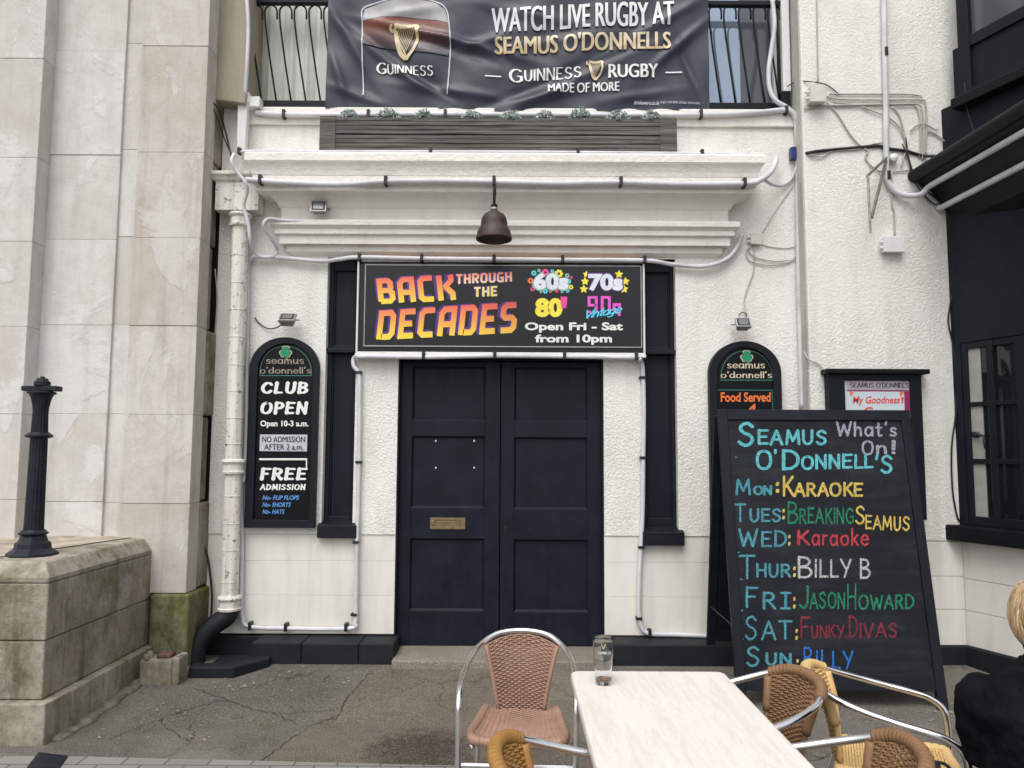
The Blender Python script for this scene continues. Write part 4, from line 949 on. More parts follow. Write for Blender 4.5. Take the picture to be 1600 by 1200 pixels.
# pint outline printed on the vinyl
gl = cat([(568, 150), (567, 110), (566, 60), (566, 32), (568, 12), (600, 2), (640, -2), (680, 4), (697, 16), (702, 40), (704, 72), (702, 110), (699, 148)], 5)
e = []
vs, fs = ribbon([BP.uv(p.x, p.y) for p in gl], lambda d: .010, False)
m = MB(); m.add([BP.at(v.x, v.y, .0110) for v in vs], fs); gridcut(m.build('pint_outline', M['grey_ink'], bn))
head = [(567, 33), (569, 14), (600, 3), (640, -1), (680, 5), (696, 17), (701, 38), (680, 33), (655, 30), (620, 28), (595, 27)]
m = MB(); m.ppoly(BP, [BP.uv(*p) for p in head], .0072, .0066); gridcut(m.build('pint_head', plain('printed_foam', (.30, .30, .30), .36, 0, .25, 5), bn))
beer = [(566, 34), (595, 28), (620, 29), (655, 31), (680, 34), (701, 39), (704, 75), (700, 88), (567, 70)]
m = MB(); m.ppoly(BP, [BP.uv(*p) for p in beer], .0088, .0082); gridcut(m.build('pint_beer', m_grad('printed_stout', (.016, .016, .028), (.20, .055, .03), (.07, .025, .025), 2, .36), bn))
def harp(x0, y0, x1, y1):
    q = lambda a, b: BP.uv(x0 + (x1 - x0) * a, y0 + (y1 - y0) * b)
    m = MB()
    def rib(pts, wd, o_): vs, fs = ribbon(cat([q(*p) for p in pts], 6), lambda d: wd, True); m.add([BP.at(v.x, v.y, .0130 + o_) for v in vs], fs)
    s = (x1 - x0) / 208
    rib([(.02, .02), (-.02, .10), (.06, .16), (.16, .10), (.22, .0)], .10 * s, .0004); rib([(.20, .02), (.45, .07), (.72, .06), (.95, .03), (1.0, .1)], .16 * s, .0012)
    rib([(.95, .14), (.98, .4), (.85, .68), (.66, .88), (.58, .98)], .12 * s, .002); rib([(.18, .2), (.24, .5), (.34, .8), (.5, .96)], .17 * s, .0028); rib([(.14, .2), (.36, .58), (.56, .9)], .05 * s, .0036)
    for k in range(9): t = k / 8; rib([(.28 + .62 * t, .12), (.22 + .30 * t + .02, .36 + .46 * t - .02), (.22 + .30 * t, .36 + .46 * t)], .020 * s, .0044)
    gridcut(m.build('harp', M['gold_ink'], bn))
harp(611, 41, 653, 93); harp(917, 97, 941, 127)

pl_ = thing('planter', 'long weathered grey timber planter standing on the cornice', 'planter', (PX(778, -.24, 210), -.24, PZ(238, -.24)))
Yp = -.25; z0, z1 = PZ(237, Yp), PZ(183, Yp); zm = (z0 + z1) / 2
mb = MB(); xl_, xr_ = PX(523, Yp, 210), PX(1033, Yp, 210)
for a, b, nz in ((z0, zm - .003, 4), (zm + .003, z1, 4)):
    h = (b - a) / nz
    for k in range(nz): mb.box(xl_, xr_, Yp + .006 + .003 * (k % 2), Yp + .03, a + h * k + .0025, a + h * (k + 1) - .0025)
    mb.box(xl_, xr_, Yp + .012, Yp + .028, a, b)
mb.box(xl_, xr_, -.06, -.04, z0, z1); mb.build('board', M['wood'], pl_, bevel=.003)
for pa, pb in ((499, 524), (1032, 1058)):
    m = MB(); m.box(PX(pa, Yp, 210), PX(pb, Yp, 210), Yp, -.03, z0 - .002, z1 + .006); m.build('end_post', M['wood'], pl_, bevel=.004)
mb = MB(); mb.box(xl_, xr_, Yp + .032, -.062, z0 + .02, z1 - .03); mb.build('soil', M['soil'], pl_)
plant_px = [(545, 'leftmost small pale succulent mound at the planter end'), (606, 'broad pale succulent mound second along the planter'), (662, 'dark small succulent mound third along the planter'), (738, 'low flat succulent mound fourth along the planter'), (797, 'sparse spiky succulent mound near the middle of the planter'), (851, 'compact succulent mound right of the planter middle'), (906, 'tallest darkest leafy mound in the planter'), (965, 'wide pale frosted mound second from the planter right end'), (1017, 'small frosted mound at the right end of the planter')]
for i, (px, lb) in enumerate(plant_px):
    hgt = [.055, .062, .058, .045, .05, .052, .082, .055, .055][i]; wdt = [.075, .10, .075, .09, .085, .075, .085, .10, .08][i]
    cx = PX(px, -.18, 182); pt = thing('succulent_plant', lb, 'plant', (cx, -.19, z1 - .03), 'plants along the timber planter')
    for nm, mt, cnt in (('foliage', M['leafy'], 170), ('frosted_leaf', M['leaf_pale'], 130 if i not in (2, 6) else 60)):
        m = MB()
        for k in range(cnt):
            th = random.uniform(0, 2 * math.pi); rr = math.sqrt(random.random()); x = cx + wdt * rr * math.cos(th); y = -.19 + .055 * rr * math.sin(th); z = z1 - .02 + (hgt + .035) * math.sqrt(max(0, 1 - rr * rr)) * random.uniform(.55, 1.12)
            d = Vector((math.cos(th) * rr, math.sin(th) * rr, .9)).normalized(); t = d.cross(Vector((random.random(), random.random(), .3))).normalized(); b_ = d.cross(t); r = random.uniform(.006, .012)
            p = Vector((x, y, z)); m.add([p - t * r, p - b_ * r * .7 + d * r * .5, p + t * r, p + b_ * r * .7 + d * r * .9, p + d * r * 1.5], [(0, 1, 4), (1, 2, 4), (2, 3, 4), (3, 0, 4)])
        m.build(nm, mt, pt)
    m = MB(); m.tube([(cx, -.17, z1 - .08), (cx + .005, -.17, z1)], .008, 6); m.build('stem', M['soil'], pt)
# ================================================================== SIGNS
SP = fac(-.075)
sg_ = thing('shop_sign', 'wide glossy black sign over the door advertising a retro disco night', 'sign', (PX(783, -.075, 480), -.07, PZ(553, -.07)))
Ys = -.075
X0, X1, Z0, Z1 = RC(557.5, 407, 1007.5, 553.5, Ys)
mb = MB(); mb.box(X0, X1, Ys + .012, -.0085, Z0, Z1); mb.build('backing', M['sign_black'], sg_)
def frame(m, pl, a, wd, o0, o1):
    x0, x1, z0, z1 = a; m.pbox(pl, x0, x1, z1 - wd, z1, o0, o1); m.pbox(pl, x0, x1, z0, z0 + wd, o0, o1); m.pbox(pl, x0, x0 + wd, z0 + wd, z1 - wd, o0, o1); m.pbox(pl, x1 - wd, x1, z0 + wd, z1 - wd, o0, o1)
mb = MB(); frame(mb, SP, (X0, X1, Z0, Z1), .014, .012, -.02); mb.pbox(SP, X0 - .004, X1 + .004, Z0 - .022, Z0 - .0005, .02, -.06); mb.build('frame', M['pvc'], sg_, bevel=.003)
A2 = RC(571, 416, 1001, 541, Ys)
mb = MB(); mb.pbox(SP, A2[0], A2[1], A2[2], A2[3], .006, -.01); mb.build('panel', M['sign_black'], sg_, bevel=.002)
mb = MB(); frame(mb, SP, (A2[0] - .008, A2[1] + .008, A2[2] - .008, A2[3] + .008), .008, .009, -.01); mb.build('edge_trim', M['alu_lamp'], sg_, bevel=.001)
mb = MB(); mb.pbox(SP, X0 + .02, X1 - .02, Z1 + .002, Z1 + .014, .004, -.04); mb.build('orange_strip', plain('orange_wood_strip', (.45, .17, .05), .6), sg_)
bk = lambda t, wd=.21, sh=0: strokes(t, wd, BK, space=.17, rnd=False, shear=sh)
def duo(t, box, rise, mat, wd=.23, dx=-3, dy=-1.5, sh=0, tp=None):
    lettering([(bk(t, wd + .05, sh), (box[0] + dx, box[1] + dy, box[2] + dx, box[3] + dy), rise, tp)], SP, M['purple'], sg_, 'letter_shadow', .0075)
    lettering([(bk(t, wd, sh), box, rise, tp)], SP, mat, sg_, 'lettering', .0100)
duo('BACK', (588, 436, 713, 476), 6, M['sunset'], .215, sh=-.10, tp=(2, 0))
duo('DECADES', (588, 486, 808, 532), 12, M['sunset'], .205, sh=.12, tp=(2, 0))
duo('THROUGH', (713, 429, 800, 445), 4, M['sunset_pale'], .21, -1.5, -1)
duo('THE', (741, 449, 777, 465), 2, M['yellow_pale'], .21, -1.5, -1)
sk = lambda t, wd, shear=0: strokes(t, wd, GL, space=.2, shear=shear)
# the four decade emblems
for t, box, rise in (('60s', (834, 427, 888, 453), 0), ('70s', (919, 428, 973, 455), 0)):
    lettering([(outline(t, .075), (box[0] - 2, box[1] - 2, box[2] + 2, box[3] + 2), rise)], SP, M['palegreen'] if t == '60s' else M['purple'], sg_, 'emblem_outline', .0095)
    lettering([(outline(t, .055), box, rise)], SP, M['pale'], sg_, 'emblem', .0105)
lettering([(outline('80', .06), (836, 466, 879, 496), 0)], SP, M['yellow'], sg_, 'emblem', .0105)
lettering([(outline("'", .06), (876, 464, 886, 482), 0)], SP, M['pink'], sg_, 'emblem', .0110)
lettering([(strokes('90', .15, BK, space=.16, rnd=False), (918, 463, 954, 490), 0), (strokes('s', .17, BK, rnd=False), (957, 474, 970, 494), 0)], SP, M['magenta'], sg_, 'emblem', .0100)
lettering([(strokes('Vintage', .13, space=.0, shear=.35), (916, 485, 972, 502), 9)], SP, M['cyan'], sg_, 'emblem', .0125)
def petal(m, px, py, r, k, off):
    c = SP.uv(px, py); rr = r / 205
    for q in range(k):
        a = q * 2 * math.pi / k; cx, cy = c[0] + rr * .62 * math.cos(a), c[1] + rr * .62 * math.sin(a)
        pts = [SP.at(cx + rr * .36 * math.cos(b * .785), cy + rr * .36 * math.sin(b * .785), off + q * .0002) for b in range(8)]; m.add(pts, [tuple(range(8))])
fl = {'cyan': [(834, 427, 4.5), (888, 440, 4.5), (852, 455, 4.5), (863, 424, 3), (887, 455, 3)], 'pink': [(852, 426, 6), (832, 452, 4), (870, 455, 3), (893, 434, 2.5)], 'yellow': [(873, 428, 7), (892, 449, 4)], 'orange_ink': [(829, 439, 5), (860, 456, 2.5), (833, 446, 2.5)], 'palegreen': [(886, 431, 4), (842, 423, 3), (845, 456, 2.5), (878, 456, 2.5)]}
for mt, ls in fl.items():
    m = MB()
    for px, py, r in ls: petal(m, px, py, r, 7, .0080)
    m.build('flower_print', M[mt], sg_)
for px, py, r in ((916, 429, 6), (914, 440, 7), (912, 452, 7), (967, 429, 7), (977, 440, 7), (975, 452, 7)):
    c = SP.uv(px, py); pts = [(c[0] + (r if q % 2 == 0 else r * .52) / 205 * math.cos(q * math.pi / 5 + .3), c[1] + (r if q % 2 == 0 else r * .52) / 205 * math.sin(q * math.pi / 5 + .3)) for q in range(10)]
    m = MB(); m.ppoly(SP, pts, .0082, .0065); m.build('star_print', M['yellow'], sg_)
lettering([(outline('Open Fri - Sat', .034), (820, 504, 973, 520), 0), (outline('from 10pm', .034), (836, 523, 956, 539), 0)], SP, M['white_ink'], sg_, 'lettering', .0100)

def arch(cx0, cx1, ytop, ybot, ysp, Y, pyr=640, n=28):
    x0, x1 = PX(cx0, Y, pyr), PX(cx1, Y, pyr); zt, zb, zs = PZ(ytop, Y, cx0), PZ(ybot, Y, cx0), PZ(ysp, Y, cx0); xm = (x0 + x1) / 2; hw = (x1 - x0) / 2
    return [(x0, zb), (x1, zb), (x1, zs)] + [(xm + hw * math.cos(math.pi * k / n), zs + (zt - zs) * math.sin(math.pi * k / n)) for k in range(1, n)] + [(x0, zs)]
def shamrock(m, pl, px, py, r, off):
    c = pl.uv(px, py); s = r / 205
    for k, a in enumerate((90, 210, 330)):
        for e in (-1, 1):
            b = R(a + e * 21); cx, cy = c[0] + s * .60 * math.cos(b), c[1] + s * .60 * math.sin(b) + s * .1
            pts = [pl.at(cx + s * .34 * math.cos(q * .524), cy + s * .34 * math.sin(q * .524), off + (k * 2 + (e > 0)) * .0003) for q in range(12)]; m.add(pts, [tuple(range(12))])
    m.add([pl.at(c[0] + s * .34 * math.cos(q * .524), c[1] + s * .1 + s * .34 * math.sin(q * .524), off + .0022) for q in range(12)], [tuple(range(12))])
    vs, fs = ribbon(cat([(c[0], c[1]), (c[0] + s * .1, c[1] - s * .6), (c[0] + s * .3, c[1] - s * 1.05)], 4), lambda d: s * .2, True); m.add([pl.at(v.x, v.y, off + .002) for v in vs], fs)
unc = lambda t: strokes(t, .13, thin=.55, space=.13, serif=.0)
def pub_board(label, left, Y=-.05):
    pl = fac(Y); t = thing('pub_signboard', label, 'sign', (PX(443 if left else 1164, Y, 680), Y, PZ(822, Y)), 'arched pub boards either side of the door')
    if left: o_ = arch(389, 497, 527, 824, 575, Y); i_ = arch(402, 489, 537, 812, 578, Y)
    else: o_ = arch(1108, 1221, 533, 836, 583, Y); i_ = arch(1120, 1208, 543, 824, 586, Y)
    m = MB(); m.ppoly(pl, o_, 0, -.041); m.build('board', M['signboard'], t, bevel=.006)
    m = MB(); n = len(o_)
    m.rings([[pl.at(*p, .0005) for p in o_], [pl.at(*p, .022) for p in o_], [pl.at(*p, .022) for p in i_], [pl.at(*p, .0006) for p in i_]], cap=False); m.build('frame', M['navy_frame'], t, bevel=.003)
    ox, oy = (0, 0) if left else (720, 7)
    m = MB()
    semi = cat([(406, 586), (408, 570), (416, 554), (430, 544), (446, 541), (462, 544), (476, 554), (485, 570), (487, 586)], 4)
    vs, fs = ribbon([pl.uv(p.x + ox, p.y + oy) for p in semi] , lambda d: .005, False); m.add([pl.at(v.x, v.y, .0022) for v in vs], fs)
    vs, fs = ribbon([pl.uv(406 + ox, 587 + oy), pl.uv(487 + ox, 587 + oy)], lambda d: .005, False); m.add([pl.at(v.x, v.y, .0026) for v in vs], fs)
    m.build('rule_line', M['teal_line'], t)
    m = MB(); shamrock(m, pl, 446.5 + ox, 551 + oy, 11, .0030); m.build('shamrock_outline', M['cream_ink'], t)
    m = MB(); shamrock(m, pl, 446.5 + ox, 551 + oy, 9.4, .0060); m.build('shamrock', M['green_ink'], t)
    ink = M['dim_ink'] if left else M['cream_ink']
    lettering([(unc('seamus'), (416 + ox, 561 + oy, 475 + ox, 569 + oy)), (unc("o'donnell's"), (406 + ox, 573 + oy, 486 + ox, 584 + oy))], pl, ink, t, 'lettering', .003)
    if left:
        sl2 = lambda s: strokes(s, .27, thin=.62, serif=.15, serif_t=.6, space=.30, shear=.12)
        lettering([(sl2('CLUB'), (408, 596, 482, 616)), (sl2('OPEN'), (407, 627, 482, 648)), (sl2('FREE'), (406, 730, 481, 751)), (sl2('ADMISSION'), (406, 756, 478, 766)), (outline('Open 10-3 a.m.', .03), (407, 657, 482, 669)), (strokes('-', .2, rnd=False), (405, 716, 480, 719)), (strokes('I', .1, rnd=False), (478, 719.5, 480, 731))], pl, M['white_ink'], t, 'lettering', .003)
        m = MB(); a = RC(406, 679, 480, 705, Y); m.pbox(pl, *a, .003, .0006); m.build('notice_strip', M['grey_ink'], t)
        lettering([(fat('NO ADMISSION', .02), (410, 682, 477, 691)), (fat('AFTER 2 a.m.', .02), (413, 694, 474, 703))], pl, M['black_ink'], t, 'lettering', .0042)
        lettering([(outline('No- FLIP FLOPS', .02, .3), (410, 774, 468, 781)), (outline('No- SHORTS', .02, .3), (410, 785, 455, 792)), (outline('No- HATS', .02, .3), (410, 796, 445, 803))], pl, M['blue_ink'], t, 'lettering', .003)
    else:
        m = MB(); frame(m, pl, RC(1120, 609, 1208, 690, Y), .005, .0024, .0008); m.build('rule_line', M['teal_line'], t)
        lettering([(outline('Food Served', .025), (1126, 613, 1204, 628)), (outline('4', .02), (1168, 631, 1182, 648))], pl, M['orange_ink'], t, 'lettering', .003)
pub_board('black arched board listing club opening hours beside the drainpipe', True)
pub_board('black arched board saying food is served, half behind the chalkboard', False)

# notice case on the wing wall
Yn = YR - .07; NP = fac(Yn)
nc = thing('notice_case', 'black wall-mounted notice case with a lidded top and lilac poster', 'notice case', (PX(1368, Yn, 700), Yn, PZ(810, Yn)))
X0, X1, Z0, Z1 = RC(1297, 582, 1443, 812, Yn); A2 = RC(1322, 594, 1425, 790, Yn)
m = MB(); m.box(X0, X1, Yn + .012, YR - .0005, Z0, Z1); m.build('case_back', M['black'], nc)
m = MB(); m.box(X0, A2[0], Yn - .01, Yn + .0119, Z0, Z1); m.box(A2[1], X1, Yn - .01, Yn + .0119, Z0, Z1); m.box(A2[0], A2[1], Yn - .009, Yn + .0119, A2[3], Z1); m.box(A2[0], A2[1], Yn - .009, Yn + .0119, Z0, A2[2]); m.build('case_frame', M['navy_frame'], nc, bevel=.004)
m = MB(); m.box(PX(1290, Yn - .03, 578), PX(1452, Yn - .03, 578), Yn - .045, YR - .001, PZ(582, Yn) + .001, PZ(574, Yn)); m.build('lid', M['black'], nc, bevel=.008)
m = MB(); NQ = fac(Yn + .010); a = RC(1323, 595, 1424, 790, Yn + .01); m.pbox(NQ, *a, 0, -.0012); m.build('poster', M['poster'], nc)
m = MB(); a = RC(1323, 595, 1424, 609, Yn + .01); m.pbox(NQ, *a, .0015, .0003); m.build('poster_band', M['lilac_paper'], nc)
m = MB(); m.pbox(NQ, *RC(1416, 612, 1424, 790, Yn + .01), .0012, .0002); m.pbox(NQ, *RC(1323, 609.5, 1424, 611.5, Yn + .01), .0014, .0003); m.build('poster_edge', plain('crimson_print', (.30, .015, .10), .4), nc)
lettering([(strokes("SEAMUS O'DONNELS", .17, thin=.5, serif=.09, serif_t=.35, space=.14, rnd=False), (1328, 598, 1420, 606), 0)], NQ, M['black_ink'], nc, 'lettering', .002)
lettering([(outline('My Goodness', .02, .18), (1332, 619, 1406, 634), 0), (outline('!', .02), (1408, 620, 1412, 630), 0), (outline('G', .02), (1350, 636, 1364, 650), 0)], NQ, M['red_ink'], nc, 'lettering', .0018)
for i, q in enumerate(((1330, 612), (1408, 612))):
    m = MB(); a = NQ.uv(*q); m.ppoly(NQ, [(a[0] - .012, a[1]), (a[0] + .022, a[1] - .004), (a[0] + .012, a[1] - .014), (a[0] + .002, a[1] - .03), (a[0] - .010, a[1] - .034)], .0013, .0004); m.build('poster_picture', M['orange_ink'], nc)

# ================================================================== CHALKBOARD
gf = G(1456, 1117); yb0 = gf[1] + .02; zt = 1.86
hv = Vector((0, .33, zt)).normalized(); BD = Plane((0, yb0, 0), (1, 0, 0), hv)
c00 = BD.uv(1126, 640); c10 = BD.uv(1430, 640); cbl = BD.uv(1146, 1078); cbr = BD.uv(1470, 1083)
u0 = (c00[0] + cbl[0]) / 2; u1 = (c10[0] + cbr[0]) / 2; vt = (c00[1] + c10[1]) / 2; vb = BD.uv(1310, 1080)[1]
cb = thing('chalkboard', 'big two-sided chalkboard with coloured chalk listing the weekly entertainment', 'chalkboard', ((u0 + u1) / 2, yb0 + .3, 0))
sw = .062
m = MB(); m.pbox(BD, u0, u0 + sw, .0, vt, .0, -.035); m.pbox(BD, u1 - sw, u1, .0, vt, .0, -.035); m.pbox(BD, u0 + sw, u1 - sw, vt - .072, vt, -.001, -.034); m.pbox(BD, u0 + sw, u1 - sw, vb, vb + .10, -.001, -.034)
m.build('frame', M['navy_frame'], cb, bevel=.004)
m = MB(); m.pbox(BD, u0 + sw - .01, u1 - sw + .01, vb + .02, vt - .02, -.014, -.026); m.build('slate', M['slate'], cb)
rt = BD.at(0, vt, -.04); vlen = vt
BR = Plane((0, rt.y * 2 - yb0 + .10, 0), (1, 0, 0), Vector((0, -.36, zt)))
m = MB(); m.pbox(BR, u0 + .01, u0 + sw + .01, 0, vt - .03, .03, 0); m.pbox(BR, u1 - sw - .01, u1 - .01, 0, vt - .03, .03, 0); m.pbox(BR, u0 + sw + .01, u1 - sw - .01, .25, .33, .03, .002); m.pbox(BR, u0 + sw + .01, u1 - sw - .01, vt - .12, vt - .04, .03, .002); m.pbox(BR, u0 + sw, u1 - sw, .3, vt - .1, .02, .008)
m.build('rear_frame', M['navy_frame'], cb, bevel=.004)
m = MB()
for u in (u0 + .2, u1 - .2): a = BD.at(u, vt - .002, -.02); m.box(a.x - .04, a.x + .04, a.y - .01, a.y + .09, a.z - .012, a.z + .004); m.build('hinge', M['dark_metal'], cb, bevel=.002); m = MB()
m = MB(); m.tube([BD.at(u0 + .02, .5, -.04), BR.at(u0 + .03, .5, .0)], .005, 6); m.build('stay_cord', M['wire_black'], cb)
def zx(x): return 1100 + x / 2.4
def zy(y): return 630 + y / 2.4
def ck(runs, colr, wd=.115, lab=None):
    rr = []
    for r in runs:
        t, x0, y0, x1, y1 = r[:5]; h = (y1 - y0) / 2.4
        wdd = (r[5] if len(r) > 5 else 9.5) / (y1 - y0)
        rr.append((strokes(t, wdd, space=.20, jit=.030), (zx(x0), zy(y0), zx(x1), zy(y1)), r[6] if len(r) > 6 else 0))
    for q_ in rr: lettering([q_], BD, CK[colr], cb, 'chalk_lettering', -.0125, None, lab)
ck([('S', 128, 68, 190, 163, 13), ('EAMUS', 203, 95, 463, 158, 11), ('O', 196, 172, 258, 250, 12), ("'", 264, 170, 276, 190, 9), ('D', 294, 170, 362, 252, 12), ('ONNELL', 366, 190, 640, 250, 11, 2), ("'S", 645, 190, 710, 264, 11)], 'cyan', lab='bright cyan chalk pub name')
ck([('What\'s', 497, 64, 727, 125, 9), ('O', 594, 137, 640, 195, 9), ('n', 648, 155, 690, 190, 5.5), ('!', 705, 136, 722, 190, 9)], 'lilac', lab='pale lilac chalk heading')
ck([('M', 120, 282, 178, 345), ('ON', 186, 306, 258, 345), ('T', 116, 373, 160, 446), ('UES', 172, 392, 292, 447), ('W', 130, 468, 206, 540), ('ED', 216, 474, 314, 541), ('T', 132, 566, 196, 660), ('HUR', 198, 598, 330, 655), ('F', 158, 686, 206, 768), ('R', 222, 706, 274, 775), ('|', 288, 706, 330, 775), ('S', 155, 797, 200, 890), ('AT', 216, 812, 334, 890), ('S', 160, 911, 210, 990), ('UN', 232, 935, 332, 985)], 'teal', lab='teal chalk day name')
ck([(':', 271, 294, 285, 336, 8), ('K', 298, 270, 342, 350, 12), ('ARAOKE', 338, 294, 600, 352, 11), ('S', 570, 383, 606, 455, 9), ('EAMUS', 608, 416, 775, 474, 9, -3), (':', 296, 395, 306, 436, 7), (':', 318, 492, 327, 534, 7), (':', 336, 612, 347, 652, 7), (':', 336, 726, 346, 770, 7), (':', 345, 846, 355, 888, 7), (':', 349, 960, 358, 996, 7)], 'yellow', lab='yellow chalk entry')
ck([('B', 316, 366, 356, 454), ('REAKiNG', 360, 388, 566, 454), ('J', 358, 682, 396, 772), ('ASON', 398, 706, 532, 774), ('H', 540, 676, 574, 776), ('OWARD', 582, 714, 792, 776)], 'green', lab='green chalk entry')
ck([('K', 352, 474, 402, 534), ('araoke', 406, 466, 622, 536)], 'red', lab='red chalk entry')
ck([('B', 354, 572, 410, 658), ('iLLY', 418, 582, 556, 656), ('B', 588, 580, 628, 660)], 'white', lab='white chalk entry')
ck([('F', 364, 797, 404, 884), ('UNKY.', 404, 828, 540, 884), ('D', 546, 795, 580, 882), ('iVAS', 586, 822, 728, 884)], 'maroon', lab='faded dark red chalk entry')
ck([('B', 376, 912, 412, 1002), ('iLLY', 422, 924, 564, 1000)], 'blue', lab='blue chalk entry')
m = MB()
for px, py in ((1151, 714), (1155, 863), (1159, 905), (1160, 954), (1161, 999)): a = BD.uv(px, py); m = MB(); m.pbox(BD, a[0] - .008, a[0] + .008, a[1] - .004, a[1] + .004, -.0125, -.0139); m.build('chalk_dash', CK['teal'], cb)
m = MB(); a = BD.uv(1425, 748); m.pbox(BD, a[0] - .012, a[0] + .0, a[1] - .004, a[1] + .004, -.012, -.0139); a = BD.uv(1425, 744); m.pbox(BD, a[0] - .006, a[0] + .008, a[1] - .004, a[1] + .004, -.012, -.0139); m.build('chalk_dash', M['white_ink'], cb)

# ================================================================== LAMPS
q = Vector(V3(772, 325, -.45)); lamp = thing('barn_lamp', 'rusty brown barn lamp on a swan-neck arm above the sign', 'lamp', (q.x, -.2, PZ(284, -.26)))
yl_ = -.44; c = Vector(V3(772, 350, yl_)); top = V3(772, 329, yl_)
m = MB(); k_ = .0
pr = [(22, 4), (30, 9), (33, 15), (37, 17), (43, 22), (50, 27), (54, 28.5)]
zr = PZ(376, yl_); hh = PZ(329, yl_) - zr; rr = (PX(801, yl_, 370) - PX(744, yl_, 370)) / 2
shp = [(.97, .02), (1.0, .06), (.98, .12), (.93, .24), (.86, .36), (.77, .43), (.73, .50), (.73, .60), (.68, .73), (.55, .86), (.32, .95), (.20, 1.0)]
m.rings([[(c.x + rr * a * math.cos(k * math.pi / 18), yl_ + rr * a * math.sin(k * math.pi / 18) + .0, zr + hh * b) for k in range(36)] for a, b in shp], cap=False)
m.rings([[(c.x + rr * a * math.cos(k * math.pi / 18), yl_ + rr * a * math.sin(k * math.pi / 18), zr + hh * b) for k in range(36)] for a, b in [(.18, .97), (.55, .70), (.70, .40), (.93, .10), (.97, .02)]], cap=False)
m.build('lamp_shade', M['rust'], lamp, smooth='auto')
m = MB(); zt_ = zr + hh; m.lathe([(.024, 0), (.024, .045), (.012, .055)], (c.x, yl_, zt_ - .005), 16); m.build('lamp_cap', M['black'], lamp, smooth='auto')
m = MB(); m.lathe([(.025, -.008), (.027, 0), (.025, .008)], (c.x, yl_, zt_ + .012), 16); m.build('clamp_ring', M['alu_lamp'], lamp, smooth='auto')
m = MB(); m.tube(cat([(c.x, yl_, zt_ + .04), (c.x, yl_, zt_ + .10), (c.x, yl_ + .02, zt_ + .17), (c.x, yl_ + .10, zt_ + .20), (c.x, -.262, zt_ + .18)], 6), .011, 10); m.build('arm', M['black'], lamp, smooth=True)
m = MB(); m.lathe([(.022, .05), (.05, .08), (.06, .14), (.05, .20), (.0, .225)], (c.x, yl_, zr), 16); m.build('bulb', M['white_ink'], lamp, smooth='auto')
def flood(label, px, py, w_, Y, tilt, cable=None):
    p = Vector(V3(px, py, Y)); t = thing('floodlight', label, 'floodlight', p, 'small grey floodlights')
    hw = w_ / 2 / 205; rot = Matrix.Rotation(R(tilt), 3, 'X')
    xf = lambda v: p + rot @ (v - p)
    m = MB(); hh = hw * .78; m.rings([[(p.x + sx * hw * s, p.y + y, p.z + sz * hh * s) for sx, sz in ((-1, -1), (1, -1), (1, 1), (-1, 1))] for y, s in ((-.03, .96), (-.028, 1.0), (-.010, 1.0), (.012, .80), (.035, .72))])
    m.build('housing', M['alu_lamp'], t, bevel=.003, xf=xf)
    m = MB(); m.box(p.x - hw * .82, p.x + hw * .82, p.y - .032, p.y - .0301, p.z - hh * .78, p.z + hh * .78); m.build('bezel', M['dark_metal'], t, xf=xf)
    m = MB(); m.box(p.x - hw * .62, p.x + hw * .62, p.y - .034, p.y - .0321, p.z - hh * .6, p.z + hh * .55); m.build('lens', M['lens'], t, xf=xf)
    m = MB(); m.tube([(p.x - hw * 1.06, p.y, p.z), (p.x - hw * 1.06, p.y + .07, p.z + .01), (p.x + hw * 1.06, p.y + .07, p.z + .01), (p.x + hw * 1.06, p.y, p.z)], .006, 6); m.build('bracket', M['alu_lamp'], t)
flood('grey floodlight facing out from the frieze between the cornices', 499, 325, 25, -.16, -15)
flood('grey floodlight tilted down over the club hours board', 450, 500, 25, -.12, -48)
flood('grey floodlight tilted down over the food board', 1160, 507, 23, -.12, -30)

# ================================================================== TUBES, WIRES AND BOXES
def run(pts, Y, sm=8):
    out = []
    for p in pts:
        y = p[2] if len(p) > 2 else Y; out.append(V3(p[0], p[1], y))
    return cat(out, sm)
def _back(p):      # a point in the scene as the pixel and depth plane that give it back
    d = p - CAM; k = d.dot(FW); return 800 + d.dot(RT) / k * FPX, 600 - d.dot(UP) / k * FPX, p.y
def tube_thing(name, label, pts, Y, r, mat, clips=(), group=None, catg='cable', ctype='h'):
    path = run(pts, Y); t = thing(name, label, catg, path[0], group)
    m = MB(); m.tube(path, r, 8); m.build('sheath', mat, t, smooth=True)
    for cx, cy in clips:
        b = min(path, key=lambda p: (p - Vector(V3(cx, cy, p.y))).length)
        b = Vector((PX(cx, b.y, cy), b.y, PZ(cy, b.y, cx)))
        m = MB()
        if ctype == 'h' or (ctype == 'm' and cy > 970 or (ctype == 'm' and 550 < cy < 560)): m.box(b.x - .012, b.x + .012, b.y - r - .006, b.y + r + .02, b.z - r - .006, b.z + r + .018)
        else: m.box(b.x - .026, b.x + .020, b.y - r - .006, b.y + r + .02, b.z - .010, b.z + .010)
        m.build('clip', M['clip'], t, bevel=.003)
    return t
GT = 'white rope light tubes clipped to the facade'
tube_thing('rope_light', 'white rope light running under the banner above the planter', [(400, 176), (440, 179), (520, 180), (700, 179), (900, 180), (1090, 180), (1180, 176), (1222, 172), (1238, 176), (1246, 190)], -.06, .021, M['tube'], [(444, 180), (576, 180), (696, 180), (1095, 180), (1228, 174)], GT)
tube_thing('rope_light', 'thin white tube lying on top of the upper cornice', [(372, 238), (400, 236), (500, 237), (700, 237), (900, 238), (1000, 239), (1097, 240), (1170, 242)], -.27, .012, M['tube'], [(374, 237), (673, 237), (903, 239), (1097, 240)], GT)
